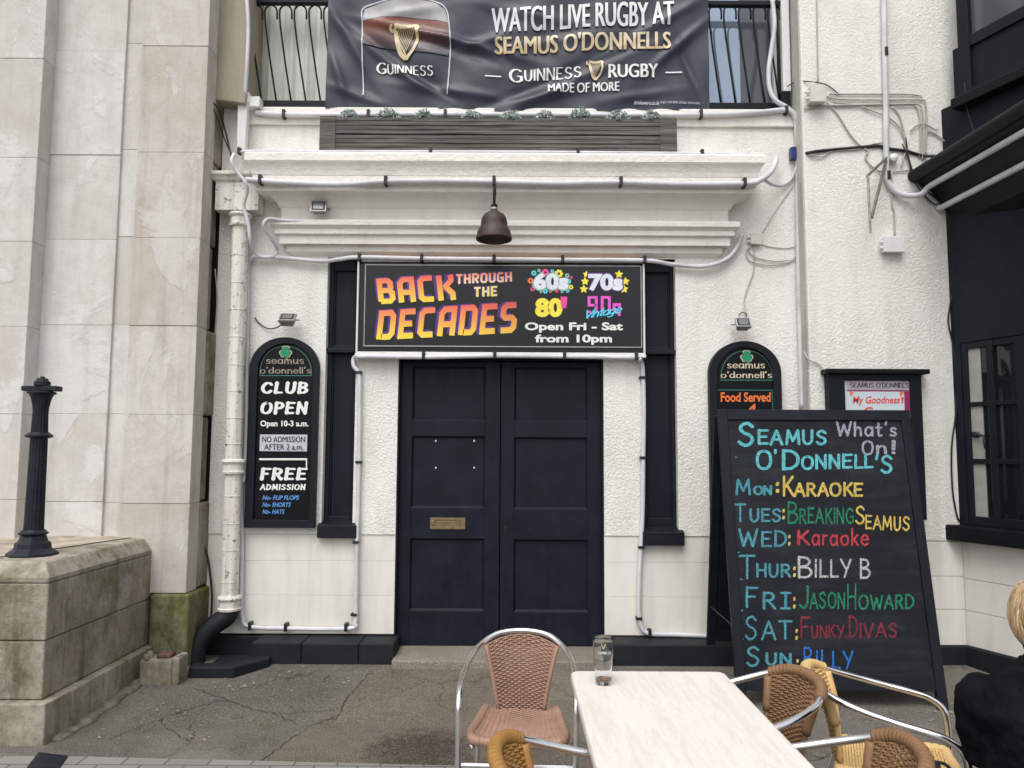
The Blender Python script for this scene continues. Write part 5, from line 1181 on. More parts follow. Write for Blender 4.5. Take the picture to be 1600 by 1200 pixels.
tube_thing('rope_light', 'white rope light clipped along the middle of the upper cornice', [(384, 281, -.30), (405, 282), (440, 285), (500, 288), (545, 288), (600, 284), (680, 283), (772, 284), (860, 287), (968, 285), (1060, 288), (1164, 287), (1188, 281, -.27), (1203, 270, -.25), (1211, 256, -.18), (1213, 246, -.06)], -.285, .022, M['tube'], [(407, 282), (603, 284), (772, 284), (970, 285), (1163, 287)], GT)
tube_thing('rope_light', 'thin white tube sagging from the cornice end to the blue tape', [(1196, 282, -.20), (1206, 288, -.10), (1222, 290, -.04), (1236, 280, -.03), (1244, 262, -.04)], -.04, .012, M['tube'], [], GT)
tube_thing('rope_light', 'white tube looping from the cornice end down past the drainpipe top', [(366, 241, -.33), (362, 252, -.36), (370, 268, -.34), (384, 286, -.33), (386, 300, -.30), (381, 322, -.26), (388, 350, -.24), (391, 375, -.22), (398, 395, -.12), (412, 402, -.08), (428, 400, -.06), (433, 390, -.06), (424, 372, -.14), (413, 356, -.20), (414, 346, -.21), (424, 342, -.18), (460, 345, -.15), (600, 347, -.13), (900, 349, -.13), (1150, 354, -.13)], -.1, .014, M['tube'], [], GT)
tube_thing('rope_light', 'white tube strung over the top of the black door sign', [(396, 401), (430, 402), (500, 408), (530, 405), (562, 402, -.10), (660, 404, -.10), (772, 405, -.10), (880, 406, -.10), (1006, 407, -.10), (1050, 413), (1100, 416), (1135, 405), (1152, 385), (1160, 366, -.08)], -.05, .017, M['tube'], [(562, 403), (659, 404), (772, 405), (879, 406), (1007, 407)], GT)
tube_thing('rope_light', 'white tube framing the club board and left door pier', [(396, 402), (388, 410), (387, 440), (386, 520), (385, 640), (383, 728), (380, 750, -.06), (377, 765), (378, 850), (377, 940), (379, 965), (390, 979), (450, 982), (545, 982), (555, 972), (556, 950), (558, 850), (561, 720), (562, 620), (561, 585), (553, 572), (554, 559), (570, 557, -.09), (662, 558, -.09), (773, 556, -.09), (882, 557, -.09), (996, 559, -.09)], -.04, .017, M['tube'], [(561, 582), (561, 722), (557, 847), (554, 960), (391, 979), (447, 981), (541, 981), (662, 557), (773, 556), (882, 557), (994, 558)], GT, ctype='m')
tube_thing('rope_light', 'white tube down the right door pier to the black plinth', [(999, 560, -.09), (1004, 575), (1006, 640), (1005, 715), (1004, 800), (1000, 880), (998, 950), (1002, 978), (1014, 990), (1060, 992), (1112, 994)], -.03, .017, M['tube'], [(1004, 590), (1005, 715), (1003, 855), (999, 966), (1015, 990), (1109, 993)], GT, ctype='m')
tube_thing('rope_light', 'white tube running down the inner corner from the balcony', [(1207, 0, -.04), (1210, 40, -.04), (1205, 80, -.04), (1201, 110, -.04), (1203, 140, -.04), (1213, 158, -.05), (1232, 170, -.05), (1243, 190, -.05), (1246, 240), (1246, 330), (1248, 450), (1251, 560), (1253, 640)], -.04, .018, M['tube'], [], GT)
tube_thing('rope_light', 'white tube dropping down the wing wall then curling along the canopy', [(1381, -20), (1382, 60), (1384, 160), (1385, 262), (1388, 284), (1400, 300), (1420, 306, YR - .05), (1440, 303, YR - .09)] + [tuple(_back(Vector((xc + .045, c0[1], zc - .115)) + cdir * t)) for t in (.12, .4, .8, 1.3, 2.0)], YR - .03, .022, M['tube'], [(1383, 83), (1387, 276)], GT)
tube_thing('rope_light', 'lower white tube along the underside of the canopy', [(1468, 322, YR - .04)] + [tuple(_back(Vector((xc + .165, c0[1], zc - .255)) + cdir * t)) for t in (.05, .3, .8, 1.3, 2.0)], YR - .05, .022, M['tube'], [], GT)
GWp = 'thin off-white cables on the pub walls'
def wire(label, pts, Y, r=.0058, mat='wire_white', g=GWp): return tag(MB().tube(run(pts, Y, 6), r, 6).build('cable', M[mat], None, smooth=True), label, 'cable', g)
yy = YR - .012
wire('topmost thin cable running level from the junction box to a corner', [(1296, 147), (1350, 147), (1410, 147), (1435, 149), (1441, 153)], yy)
wire('second thin cable from the junction box turning down towards the canopy', [(1290, 150), (1310, 155), (1380, 156), (1438, 156), (1446, 162), (1448, 200), (1446, 244)], yy)
wire('third thin cable bending down beside the canopy', [(1280, 165), (1340, 164), (1400, 163), (1432, 163), (1441, 172), (1443, 210), (1441, 250)], yy - .006)
wire('fourth thin cable bundled beside the canopy', [(1256, 170), (1300, 166), (1370, 166), (1420, 164), (1434, 172), (1438, 210), (1436, 246)], yy)
wire('slack cable arcing from the junction box to the old bracket', [(1292, 160), (1310, 180), (1325, 205), (1340, 224), (1356, 236), (1352, 245), (1360, 258), (1376, 268), (1392, 268)], yy)
wire('cable curving down the middle of the wing wall to the loose knot', [(1300, 160), (1340, 164), (1360, 172), (1385, 182), (1402, 195), (1412, 212), (1416, 232), (1412, 246), (1408, 262)], yy - .004)
wire('cable drooping beside the loose knot of wires', [(1395, 168), (1405, 180), (1412, 205), (1415, 218), (1420, 240)], yy)
wire('small arched cable reaching the canopy wall', [(1422, 205), (1432, 196), (1445, 194), (1460, 202), (1466, 202)], yy - .004)
wire('short cable sloping to the canopy wall', [(1449, 205), (1462, 210), (1478, 222), (1492, 227)], yy)
wire('straight vertical cable above the junction box', [(1276, -10), (1277, 60), (1278, 130)], yy, .0045)
wire('vertical cable down to the white socket box', [(1393, 268), (1394, 320), (1397, 330), (1398, 368)], yy, .006)
wire('short level cable below the old bracket', [(1385, 270), (1410, 267), (1428, 265)], yy, .005)
wire('pair of cables below the cornice end by the small cream box', [(1180, 378, -.02), (1170, 390, -.02), (1180, 402, -.02), (1210, 408, -.02), (1240, 406, -.02)], -.02, .0045)
wire('sagging cable under the cream box in the corner', [(1190, 382, -.015), (1205, 386, -.015), (1230, 388, -.015), (1244, 384, -.015)], -.015, .0035)
wire('loose cable drooping from the cream box to the corner pipe', [(1176, 380, -.02), (1166, 394, -.02), (1172, 408, -.02), (1200, 414, -.02), (1232, 410, -.02), (1246, 398, -.02)], -.02, .0045)
wire('long cable dropping from the cream box to the right floodlight', [(1178, 382, -.02), (1178, 420, -.02), (1168, 450, -.02), (1163, 470, -.02), (1167, 492, -.05)], -.02, .0045)
wire('thin cable slanting up from the cream box', [(1190, 366, -.015), (1215, 325, -.015), (1240, 290, -.015)], -.015, .003)
wire('thin vertical cable in the inner corner beside the rope light', [(1255, -10, -.03), (1257, 200, -.03), (1259, 420, -.03), (1262, 640, -.03)], -.03, .005)
wire('thin white cable hanging in the gap behind the stone flank', [(336, 420, -.02), (339, 470, -.02), (333, 560, -.02), (326, 640, -.02)], -.02, .005)
wire('thin cable from the corner strip to the notice case lid', [(1254, 540, -.03), (1262, 560, YR - .01), (1280, 570, YR - .012), (1289, 580, YR - .03)], -.03, .005)
GB = 'thin black cables'
wire('thick taped black cable bundle crossing the wing wall', [(1250, 241, -.05), (1262, 239, yy), (1280, 236, yy), (1310, 233, yy), (1345, 230, yy), (1372, 228, yy), (1385, 232, yy), (1415, 236, yy), (1440, 243, yy), (1462, 244, yy - .05)], yy - .004, .012, 'wire_black', GB)
wire('white cable twisted along the black bundle', [(1250, 230, -.06), (1262, 240, yy), (1285, 245, yy), (1300, 236, yy), (1340, 233, yy), (1360, 226, yy), (1384, 222, yy)], yy - .016, .005)
wire('black cable falling from the wire knot to the black bay', [(1415, 215), (1418, 240), (1424, 262), (1430, 280), (1445, 296), (1460, 308), (1475, 322), (1484, 345), (1486, 380)], yy - .008, .006, 'wire_black', GB)
wire('second black cable curving under the canopy end', [(1410, 225), (1420, 250), (1425, 275), (1440, 300), (1458, 318), (1468, 318)], yy - .014, .005, 'wire_black', GB)
wire('black cable from the corner to the junction box top', [(1230, 135, -.05), (1243, 128, -.05), (1258, 127, yy), (1290, 132, yy), (1312, 148, yy)], yy - .003, .0045, 'wire_black', GB)
wire('black cable bundle running down beside the tan pier', [(326, -10, -.20), (326, 80, -.20), (324, 130, -.20), (330, 155, -.20), (342, 172, -.18), (352, 205, -.10), (362, 246, -.33)], -.2, .008, 'wire_black', GB)
wire('second black cable beside the tan pier', [(329, -10, -.19), (328, 100, -.19), (327, 150, -.19), (338, 180, -.18), (350, 215, -.08), (360, 238, -.2)], -.19, .005, 'wire_black', GB)
wire('black cable hanging in the gap by the mossy flank', [(316, 790, -.05), (318, 840, -.05), (326, 880, -.05), (331, 930, -.05), (328, 975, -.06), (318, 990, -.1)], -.05, .008, 'wire_black', GB)
wire('black cable wavering down beside the bay window', [(1490, 448), (1484, 480), (1482, 505), (1490, 545), (1494, 600), (1493, 650), (1487, 700), (1488, 760), (1494, 800), (1499, 815)], YR - .012, .006, 'wire_black', GB)
wire('black flex sagging from the left floodlight', [(398, 496, -.02), (405, 505, -.02), (418, 513, -.03), (432, 512, -.05), (445, 503, -.09)], -.02, .005, 'wire_black', GB)
wire('black flex drooping from the right floodlight', [(1154, 493, -.03), (1160, 488, -.03), (1166, 492, -.03), (1166, 500, -.08)], -.03, .004, 'wire_black', GB)
wire('thin black wire slanting over the upper bay wall', [(1507, 130, YR - .25), (1510, 165, YR - .25), (1520, 200, YR - .28), (1527, 222, YR - .32)], YR - .25, .0035, 'wire_black', GB)
def jbox(label, box, Y, d, mat='grey_box', name='junction_box'):
    a = RC(*box, Y); t = thing(name, label, 'junction box', ((a[0] + a[1]) / 2, Y, a[2]), 'small cable boxes on the pub walls'); w_ = a[1] - a[0]; h = a[3] - a[2]
    m = MB(); m.box(a[0], a[1], Y + .012, Y + d, a[2], a[3]); m.build('case', M[mat], t, bevel=.004)
    m = MB(); m.box(a[0] - .003, a[1] + .003, Y, Y + .0119, a[2] - .003, a[3] + .003); m.build('lid', M[mat], t, bevel=.004)
    for zz in (.3, .7):
        m = MB(); m.tube([(a[0] - .025, Y + d * .5, a[2] + h * zz), (a[0] + .001, Y + d * .5, a[2] + h * zz)], .012, 10); m.build('gland', M['pvc'], t, smooth='auto')
jbox('large cream junction box near the top of the wing wall', (1267, 133, 1291, 158), YR - .08, .08)
jbox('small cream box beside the lower cornice end', (1174, 364, 1191, 381), -.05, .042)
jbox('white socket box low on the wing wall below the old bracket', (1382, 370, 1413, 393), YR - .06, .06, 'pvc')
ob = thing('aerial_bracket', 'old triangular galvanised aerial bracket stuck out from the wing wall', 'bracket', V3(1356, 340, YR - .1), None)
gm = plain('galvanised_steel', (.22, .205, .18), .5, .5, .25, 20)
m = MB(); m.tube([V3(1389, 243, YR - .02), V3(1355, 275, YR - .22)], .010, 6); m.build('arm', gm, ob); m = MB(); m.tube([V3(1386, 246, YR - .03), V3(1362, 340, YR - .20)], .013, 6); m.build('strut', gm, ob)
m = MB(); m.tube([V3(1356, 274, YR - .22), V3(1359, 340, YR - .21), V3(1360, 364, YR - .21)], .009, 6); m.build('mast_clamp', plain('rust_spotted_white', (.36, .31, .25), .6, 0, .4, 30), ob)
m = MB(); c = Vector(V3(1396, 247, YR - .03)); m.rings([[c + Vector((r * math.cos(k * .3927) , y, r * math.sin(k * .3927))) for k in range(16)] for r, y in ((.03, .03), (.035, .0), (.03, -.02), (.015, -.03))]); m.build('wall_plate', M['pvc'], ob, smooth='auto')
tag(MB().box(*RC(1236, 229, 1245, 248, -.066)[:2], -.066, -.02, *RC(1236, 229, 1245, 248, -.066)[2:]).build('tape_wrap', plain('blue_tape', (.02, .03, .16), .4), None, bevel=.004), 'blue tape wrapped round the rope light at the inner corner', 'tape')
# white plastic trunking at the balcony corner
tr = thing('trunking', 'white plastic trunking post at the left end of the balcony', 'trunking', V3(380, 238, -.1))
m = MB(); m.ppoly(fac(-.09), [P(372, 237, -.09), P(384, 237, -.09), P(390, 148, -.09), P(374, 148, -.09)], .03, -.03); m.build('post', M['pvc'], tr, bevel=.003)
m = MB(); a = RC(389, 152, 407, 168, -.09); m.box(a[0] - .02, a[1], -.11, -.02, a[2], a[3]); a = RC(374, 146, 391, 163, -.1); m.box(a[0], a[1], -.125, -.06, a[2], a[3]); m.build('elbow', M['pvc'], tr, bevel=.006)
tag(MB().tube(run([(385, -10, -.19), (388, 40, -.19), (386, 100, -.19), (383, 148, -.14)], -.19), .015, 8).build('rope_light', M['tube'], None, smooth=True), 'white tube running up the edge of the tan pier', 'cable', GT)
# ground bits
dc = MB(); p = [G(60, 1178), G(106, 1184), G(92, 1204), G(40, 1204)]
dc.add([(x, y, z) for z in (-.01, .012) for x, y in p[::-1]], [(3, 2, 1, 0), (4, 5, 6, 7), (0, 1, 5, 4), (1, 2, 6, 5), (2, 3, 7, 6), (3, 0, 4, 7)])
tag(dc.build('drain_cover', M['iron'], None, bevel=.004), 'small dark metal cover set in the paving by the pedestal', 'drain cover')
m = MB()
spots = [(random.uniform(330, 620), random.gauss(1062, 10)) for _ in range(50)] + [(random.uniform(150, 330), random.uniform(1085, 1160)) for _ in range(30)] + [(random.uniform(560, 900), random.uniform(1060, 1190)) for _ in range(22)] + [(random.uniform(1440, 1520), random.uniform(1075, 1150)) for _ in range(18)]
for px, py in spots:
    x, y = G(px, py); zg_ = gz(y); x, y = G(px, py, zg_); zg_ = gz(y); a = random.uniform(0, 6.28); l = random.uniform(.004, .020); w_ = random.uniform(.002, .006); d = Vector((math.cos(a), math.sin(a), 0)); e = Vector((-d.y, d.x, 0)); c = Vector((x, y, zg_ + .005))
    m.add([c - d * l, c - e * w_ + Vector((0, 0, .004)), c + d * l + Vector((0, 0, .006)), c + e * w_, c + Vector((0, 0, .010))], [(0, 1, 4), (1, 2, 4), (2, 3, 4), (3, 0, 4)])
o = m.build('leaf_litter', M['litter'], None); o['kind'] = 'stuff'; tag(o, 'scattered dry leaves and scraps along the foot of the walls', 'litter')
# ================================================================== TABLE, GLASS
TZ = .72
tl = G(888, 1048, TZ); tr_ = G(1141, 1048, TZ); tn = G(936, 1200, TZ); tm = G(1260, 1200, TZ)
tx0, tx1, ty1 = (tl[0] + tn[0]) / 2, (tr_[0] + tm[0]) / 2, (tl[1] + tr_[1]) / 2; ty0 = ty1 - 1.25
tb = thing('cafe_table', 'cream marble-topped outdoor table with an empty pint glass', 'table', ((tx0 + tx1) / 2, (ty0 + ty1) / 2, 0))
m = MB(); cr = .035; prof = [(.006, TZ - .036), (.0, TZ - .030), (.0, TZ - .010), (.003, TZ - .003), (.010, TZ), (.02, TZ)]
def rrect(i):
    out = []
    for cx, cy, a0 in ((tx1 - cr, ty1 - cr, 0), (tx0 + cr, ty1 - cr, 90), (tx0 + cr, ty0 + cr, 180), (tx1 - cr, ty0 + cr, 270)):
        for k in range(7): a = R(a0 + k * 15); out.append((cx + (cr - i) * math.cos(a), cy + (cr - i) * math.sin(a)))
    return out
m.rings([[(x, y, z) for x, y in rrect(i)] for i, z in prof]); m.build('table_top', M['table'], tb)
for yy_ in (ty1 - .32, ty0 + .32):
    m = MB(); c = ((tx0 + tx1) / 2, yy_, 0); m.lathe([(.03, .03), (.03, TZ - .05)], c, 16); m.box(c[0] - .2, c[0] + .2, c[1] - .15, c[1] + .15, TZ - .05, TZ - .0365); m.build('leg', M['chrome'], tb, smooth='auto')
    m = MB(); m.box(c[0] - .22, c[0] + .22, c[1] - .03, c[1] + .03, 0, .03); m.box(c[0] - .03, c[0] + .03, c[1] + .0305, c[1] + .22, 0, .028); m.box(c[0] - .03, c[0] + .03, c[1] - .22, c[1] - .0305, 0, .028); m.build('foot', M['dark_metal'], tb, bevel=.006)
gp = G(943, 1069, TZ); gc = (gp[0], gp[1], TZ + .0005)
gl_ = thing('pint_glass', 'empty tulip pint glass with brown dregs standing on the table', 'glass', gc)
ins = [(.0, .012), (.024, .0125), (.027, .018), (.0275, .04), (.031, .075), (.0355, .105), (.0370, .13), (.0355, .155), (.0345, .168)]
outs = [(.0365, .170), (.0378, .155), (.0393, .13), (.0378, .105), (.0335, .075), (.0305, .04), (.0300, .012), (.0285, .002), (.0, .0)]
m = MB(); pr = outs[::-1] + [(.0355, .1715)] + ins[::-1]; N_ = 36
m.rings([[(gc[0] + max(r, .0004) * math.cos(k * 2 * math.pi / N_), gc[1] + max(r, .0004) * math.sin(k * 2 * math.pi / N_), gc[2] + z) for k in range(N_)] for r, z in pr]); m.build('glass_body', M['clear'], gl_, smooth=True)
m = MB(); m.lathe([(.0235, .0128), (.0262, .0185), (.0262, .021), (.001, .0205)], gc, 28); m.build('beer_dregs', M['beer'], gl_, smooth='auto')
m = MB(); GPl = Plane((gc[0], gc[1] - .0385, 0), (1, 0, 0), (0, 0, 1))
put(m, strokes('GUINNESS', .14, thin=.4, space=.2), GPl, (934, 1018, 954, 1022.5), .0005); m.build('lettering', M['pale'], gl_)
m = MB(); put(m, strokes('V', .1, space=.2), GPl, (939, 1006, 947, 1014), .0005); m.build('harp_mark', M['gold_ink'], gl_)

# ================================================================== CHAIRS
def chair(label, kind, wrapped, x, y, rot, sc_=1.0):
    t = thing('bistro_chair', label, 'chair', (0, 0, 0), 'aluminium and wicker bistro chairs'); wk = WK[kind]
    half = [(.226, -.215, .0), (.228, -.215, .30), (.230, -.213, .52), (.232, -.200, .592), (.232, -.160, .630), (.231, -.10, .648), (.227, 0, .668), (.213, .10, .692), (.178, .195, .722), (.108, .255, .755), (.0, .275, .765)]
    full = half + [(-p[0], p[1], p[2]) for p in half[-2::-1]]
    m = MB(); m.tube(cat(full, 7), .0128, 12); m.build('frame_tube', M['chrome'], t, smooth=True)
    for s in (-1, 1):
        m = MB(); m.tube(cat([(s * .18, -.18, .415), (s * .185, .10, .41), (s * .19, .19, .36), (s * .205, .26, .0)], 6), .011, 10); m.build('leg', M['chrome'], t, smooth=True)
    m = MB(); m.tube([(-.229, -.213, .36), (.229, -.213, .36)], .009, 10); m.build('stretcher', M['chrome'], t, smooth='auto'); m = MB(); m.tube([(-.186, .17, .34), (.186, .17, .34)], .009, 10); m.build('stretcher', M['chrome'], t, smooth='auto')
    # ---- wicker back: a fan of woven strands hung from the hoop
    def bs(u, v):    # u -1..1, v 0..1
        hw = .100 + .060 * v ** 1.15
        xx = u * hw; zt_ = .752 - .035 * (abs(xx) / .16) ** 2.2; yt = .268 - .060 * (abs(xx) / .16) ** 2
        z = .445 + (zt_ - .445) * v; yv = .185 + (yt - .185) * v - .020 * math.sin(math.pi * v) + .018 * (u * u) * -1 * (1 - v * .5)
        return Vector((xx, yv, z))
    def nrm(f, u, v):
        a = (f(u + .01, v) - f(u - .01, v)).cross(f(u, min(1, v + .01)) - f(u, max(0, v - .01))); return a.normalized()
    def weave(f, nr, nc, r, v0=0, v1=1, sub=3):
        m = MB(); K = nc * sub
        for i in range(nr):
            v = v0 + (v1 - v0) * (i + .5) / nr; pts = []
            for k in range(K + 1):
                u = -1 + 2 * k / K; ph = math.cos(math.pi * k / sub + math.pi * (i % 2)); pts.append(f(u, v) + nrm(f, u, v) * (.0052 * ph))
            m.tube(pts, r, 5)
        m2 = MB()
        for c in range(nc + 1):
            u = -1 + 2 * c / nc; m2.tube([f(u, v0 + (v1 - v0) * k / 8) for k in range(9)], .0030, 4)
        return m, m2
    a, b = weave(bs, 36, 15, .0041); a.f += [tuple(i + len(a.v) for i in f) for f in b.f]; a.v += b.v; a.a += b.a
    bk_ = a.build('backrest', wk, t, smooth=True); bk_
    m = MB()
    for s in (-1, 1): m = MB(); m.tube([bs(s * 1.0, v / 10) for v in range(11)], .0095, 8); m.build('edge_binding', wk, t, smooth=True)
    if wrapped:
        m = MB(); pts = [p for p in cat(full, 12) if p.z > .70 and abs(p.x) < .168]; n = len(pts) * 2; pts = cat(pts, 2)
        m.tube(pts, [.0200 + .0022 * (-1 if k % 4 == 0 else .4) for k in range(len(pts))], 14); m.build('wrapped_top', wk, t, smooth=True)
        m = MB()
        for s in (-1, 1): m = MB(); m.tube([bs(s * .97, .55 + .45 * v / 6) for v in range(7)], .017, 8); m.build('wrapped_corner', wk, t, smooth=True)
    # ---- seat
    def ss(u, v):    # v 0 back .. 1 front
        hw = .155 + .042 * v - .02 * max(0, v - .85) / .15; y = .185 - .375 * v; z = .445 - .012 * math.sin(math.pi * v) * (1 - u * u) + .004 * u * u
        return Vector((u * hw, y, z))
    a, b = weave(ss, 38, 17, .0044); a.f += [tuple(i + len(a.v) for i in f) for f in b.f]; a.v += b.v; a.a += b.a
    a.build('seat', wk, t, smooth=True)
    loop = [ss(-1, v / 6) for v in range(7)] + [ss(-1 + 2 * k / 8, 1) + Vector((0, -.018 * math.sin(math.pi * k / 8), -.004)) for k in range(1, 8)] + [ss(1, 1 - v / 6) for v in range(7)]
    lp = cat(loop, 8); m = MB(); m.tube(lp, [.0190 + .0020 * (-1 if k % 3 == 0 else .4) for k in range(len(lp))], 12); m.build('seat_rim', wk, t, smooth=True)
    t.location = (x, y, 0); t.rotation_euler = (0, 0, R(rot)); t.scale = (1.05, 1.05, .965) if sc_ != 1 else (1, 1, 1); return t
g = G(811, 985, .765); chair('pinkish brown wicker chair with bare aluminium hoop, facing out from the doorway', 'pink', False, g[0], g[1] - .275, -3)
g = G(788, 1150, .735); chair('ochre wicker chair cut by the bottom edge at the near left of the table', 'ochre', True, g[0] + .25, g[1] - .19, 86)
chair('brown wicker chair tucked against the far right side of the table', 'brown', True, .83, -2.99, -78)
chair('brown wicker chair at the near right of the table, nearest the camera', 'brown', True, .862, -3.60, -96)
chair('straw-coloured wicker chair turned away from the table beside the seated person', 'straw', True, 1.425, -2.86, 68, .97)

# ================================================================== PERSON seated on a stool, seen from behind at the right edge
YPn = -3.45
hd = Vector(V3(1643, 972, YPn)); nk = Vector((hd.x - .022, YPn - .02, hd.z - .115))
yawp = R(-52); Fd = Vector((math.sin(-yawp), math.cos(-yawp), 0)); Ld = Vector((-Fd.y, Fd.x, 0)); Zd = Vector((0, 0, 1))
Fd = Vector((math.sin(R(38)), math.cos(R(38)), 0)); Ld = Vector((-Fd.y, Fd.x, 0))
pel = Vector((nk.x - .02, nk.y, .52)) - Fd * .04
base = Vector((pel.x, pel.y, 0))
pn = thing('person', 'seated person with short blonde hair in a black turtleneck sweater, seen from behind', 'person', base)
def W(f, l, z, o=None): return (o or base) + Fd * f + Ld * l + Zd * z
shz = nk.z - .075
J = {}; E = []
def j(n, p, r, par=None):
    J[n] = (Vector(p), r)
    if par: E.append((par, n))
j('pelvis', W(.0, 0, .53), (.155, .125)); j('waist', W(-.03, 0, .68), (.140, .115), 'pelvis'); j('chest', W(-.035, 0, .84), (.155, .125), 'waist'); j('upper', W(-.005, 0, shz + .005), (.105, .095), 'chest')
nb = nk; j('neck0', nk, (.060, .060), 'upper'); j('neck1', hd + Fd * -.02 - Zd * .07, (.055, .058), 'neck0')
j('head0', hd + Fd * .0, (.078, .092), 'neck1'); j('head1', hd + Fd * .005 + Zd * .065, (.072, .085), 'head0'); j('jaw', hd + Fd * .06 - Zd * .075, (.035, .035), 'head0'); j('nose', hd + Fd * .105 - Zd * .012, (.013, .013), 'head0')
for s, n in ((1, 'L'), (-1, 'R')):
    j('tr' + n, W(.0, s * .085, shz + .005), (.066, .066), 'upper'); j('sh' + n, W(.0, s * .180, shz - .035), (.070, .070), 'tr' + n); j('el' + n, W(.05, s * .200, .655), (.048, .048), 'sh' + n); j('fa' + n, W(.22, s * .15, .655), (.038, .038), 'el' + n); j('wr' + n, W(.345, s * .09, .665), (.027, .022), 'fa' + n); j('pa' + n, W(.40, s * .06, .655), (.036, .018), 'wr' + n)
    for k in range(4):
        o_ = (k - 1.5) * .018; ln = (.062, .074, .068, .052)[k]
        j('f%d%s' % (k, n), W(.43, s * .055 + o_, .652), (.010, .010), 'pa' + n); j('g%d%s' % (k, n), W(.43 + ln * .55, s * .05 + o_, .645), (.009, .009), 'f%d%s' % (k, n)); j('h%d%s' % (k, n), W(.43 + ln * .9, s * .048 + o_, .628), (.0075, .0075), 'g%d%s' % (k, n))
    j('t0' + n, W(.395, s * .02, .652), (.011, .011), 'pa' + n); j('t1' + n, W(.43, s * .0 + s * .004, .645), (.009, .009), 't0' + n)
    j('hip' + n, W(.05, s * .095, .53), (.092, .092), 'pelvis'); j('kn' + n, W(.46, s * .12, .53), (.062, .062), 'hip' + n); j('ca' + n, W(.46, s * .12, .33), (.055, .055), 'kn' + n); j('an' + n, W(.45, s * .12, .08), (.036, .036), 'ca' + n); j('to' + n, W(.60, s * .13, .035), (.034, .026), 'an' + n)
def skin(name, names, mat, grow, parent, sub=2, rootn=None):
    ids = {n: i for i, n in enumerate(names)}; me = bpy.data.meshes.new(name)
    off = WL[parent.name]; me.from_pydata([J[n][0] - off for n in names], [(ids[a], ids[b]) for a, b in E if a in ids and b in ids], [])
    o = bpy.data.objects.new(name, me); COL.objects.link(o); o.parent = parent; WL[o.name] = off; me.materials.append(mat)
    sk_ = o.modifiers.new('skin', 'SKIN'); sk_.use_smooth_shade = True; sk_.branch_smoothing = .6
    for n, d in zip(names, me.skin_vertices[0].data): d.radius = ((J[n][1][0] + grow) * thin(n), (J[n][1][1] + grow) * thin(n)); d.use_root = (n == (rootn or names[0]))
    s = o.modifiers.new('sub', 'SUBSURF'); s.levels = sub; s.render_levels = sub; return o
CLOTHED = {'pelvis', 'waist', 'chest', 'upper'} | {a + n for n in 'LR' for a in ('tr', 'sh', 'el', 'fa', 'hip', 'kn', 'ca')}
thin = lambda n: (.5 if n in ('upper', 'shL', 'shR', 'trL', 'trR', 'chest') else .72) if n in CLOTHED else 1.0
body = skin('body', list(J), M['skin'], 0, pn, 2)
thin = lambda n: 1.0
# the sweater: one closed surface grown over trunk and arms, then creased
m = MB()
def ell(f, l, z, a, b_): return [W(f + b_ * math.sin(k * math.pi / 16), l + a * math.cos(k * math.pi / 16), z) for k in range(32)]
m.rings([ell(.02, 0, .47, .155, .125), ell(.01, 0, .53, .172, .135), ell(-.01, 0, .62, .160, .125), ell(-.03, 0, .72, .168, .125), ell(-.04, 0, .82, .182, .128), ell(-.03, 0, shz - .03, .165, .112), ell(-.012, 0, shz + .015, .152, .095), ell(-.003, 0, shz + .05, .105, .074), ell(0, 0, nk.z - .005, .070, .064), ell(.002, 0, nk.z + .02, .058, .058)])
def ball(c, r): m.lathe([(max(.002, r * math.sin(q * math.pi / 10)), -r * math.cos(q * math.pi / 10)) for q in range(11)], c, 20)
for s in (-1, 1):
    sh_, el_, fa_, wr_ = W(-.01, s * .150, shz - .052), W(.045, s * .182, .66), W(.21, s * .15, .655), W(.335, s * .09, .665)
    ball(sh_, .072); ball(el_, .058); m.tube([sh_, sh_.lerp(el_, .4) + Ld * s * .012, el_], [.074, .068, .057], 20); m.tube([el_, fa_, wr_], [.057, .050, .036], 20)
sweater = m.build('sweater', M['knit'], pn, smooth=True)
q_ = sweater.modifiers.new('merge', 'REMESH'); q_.mode = 'VOXEL'; q_.voxel_size = .009; q_.use_smooth_shade = True
q_ = sweater.modifiers.new('relax', 'SMOOTH'); q_.iterations = 8; q_.factor = .5
for nm_, sz_, st_ in (('folds', .10, .040), ('creases', .035, .014)):
    tex = bpy.data.textures.new(nm_, 'CLOUDS'); tex.noise_scale = sz_; tex.noise_type = 'SOFT_NOISE'
    dm = sweater.modifiers.new(nm_, 'DISPLACE'); dm.texture = tex; dm.strength = st_; dm.mid_level = .5; dm.texture_coords = 'LOCAL'
thin = lambda n: .8 if n in ('waist', 'pelvis') else 1.0
skin('trousers', ['pelvis', 'waist'] + [a + n for n in 'LR' for a in ('hip', 'kn', 'ca', 'an')], M['denim'], .012, pn, 2)
m = MB(); rs = []
for k in range(9):
    t_ = k / 8; c = nk.lerp(nk + Zd * .065 + Fd * .012, t_) - Zd * .015; r = .076 - .010 * t_ + .004 * math.sin(t_ * 9)
    rs.append([c + (Fd * math.cos(a * math.pi / 14) * 1.02 + Ld * math.sin(a * math.pi / 14)) * r + Zd * .012 * math.cos(a * math.pi / 14) * -1 for a in range(28)])
m.rings(rs, cap=False); cl_ = m.build('collar', M['knit'], sweater, smooth=True); cl_.modifiers.new('thick', 'SOLIDIFY').thickness = .01
m = MB(); z0 = nk + Ld * .0 + Zd * .045 - Fd * .080
m.tube([z0 + Ld * .02 - Zd * .012, z0 + Ld * .045 + Zd * .012 + Fd * .006], .0022, 6); m.tube([z0 + Ld * .02 + Zd * .012, z0 + Ld * .045 - Zd * .012 + Fd * .006], .0022, 6); m.build('collar_stitch', M['pale'], sweater)
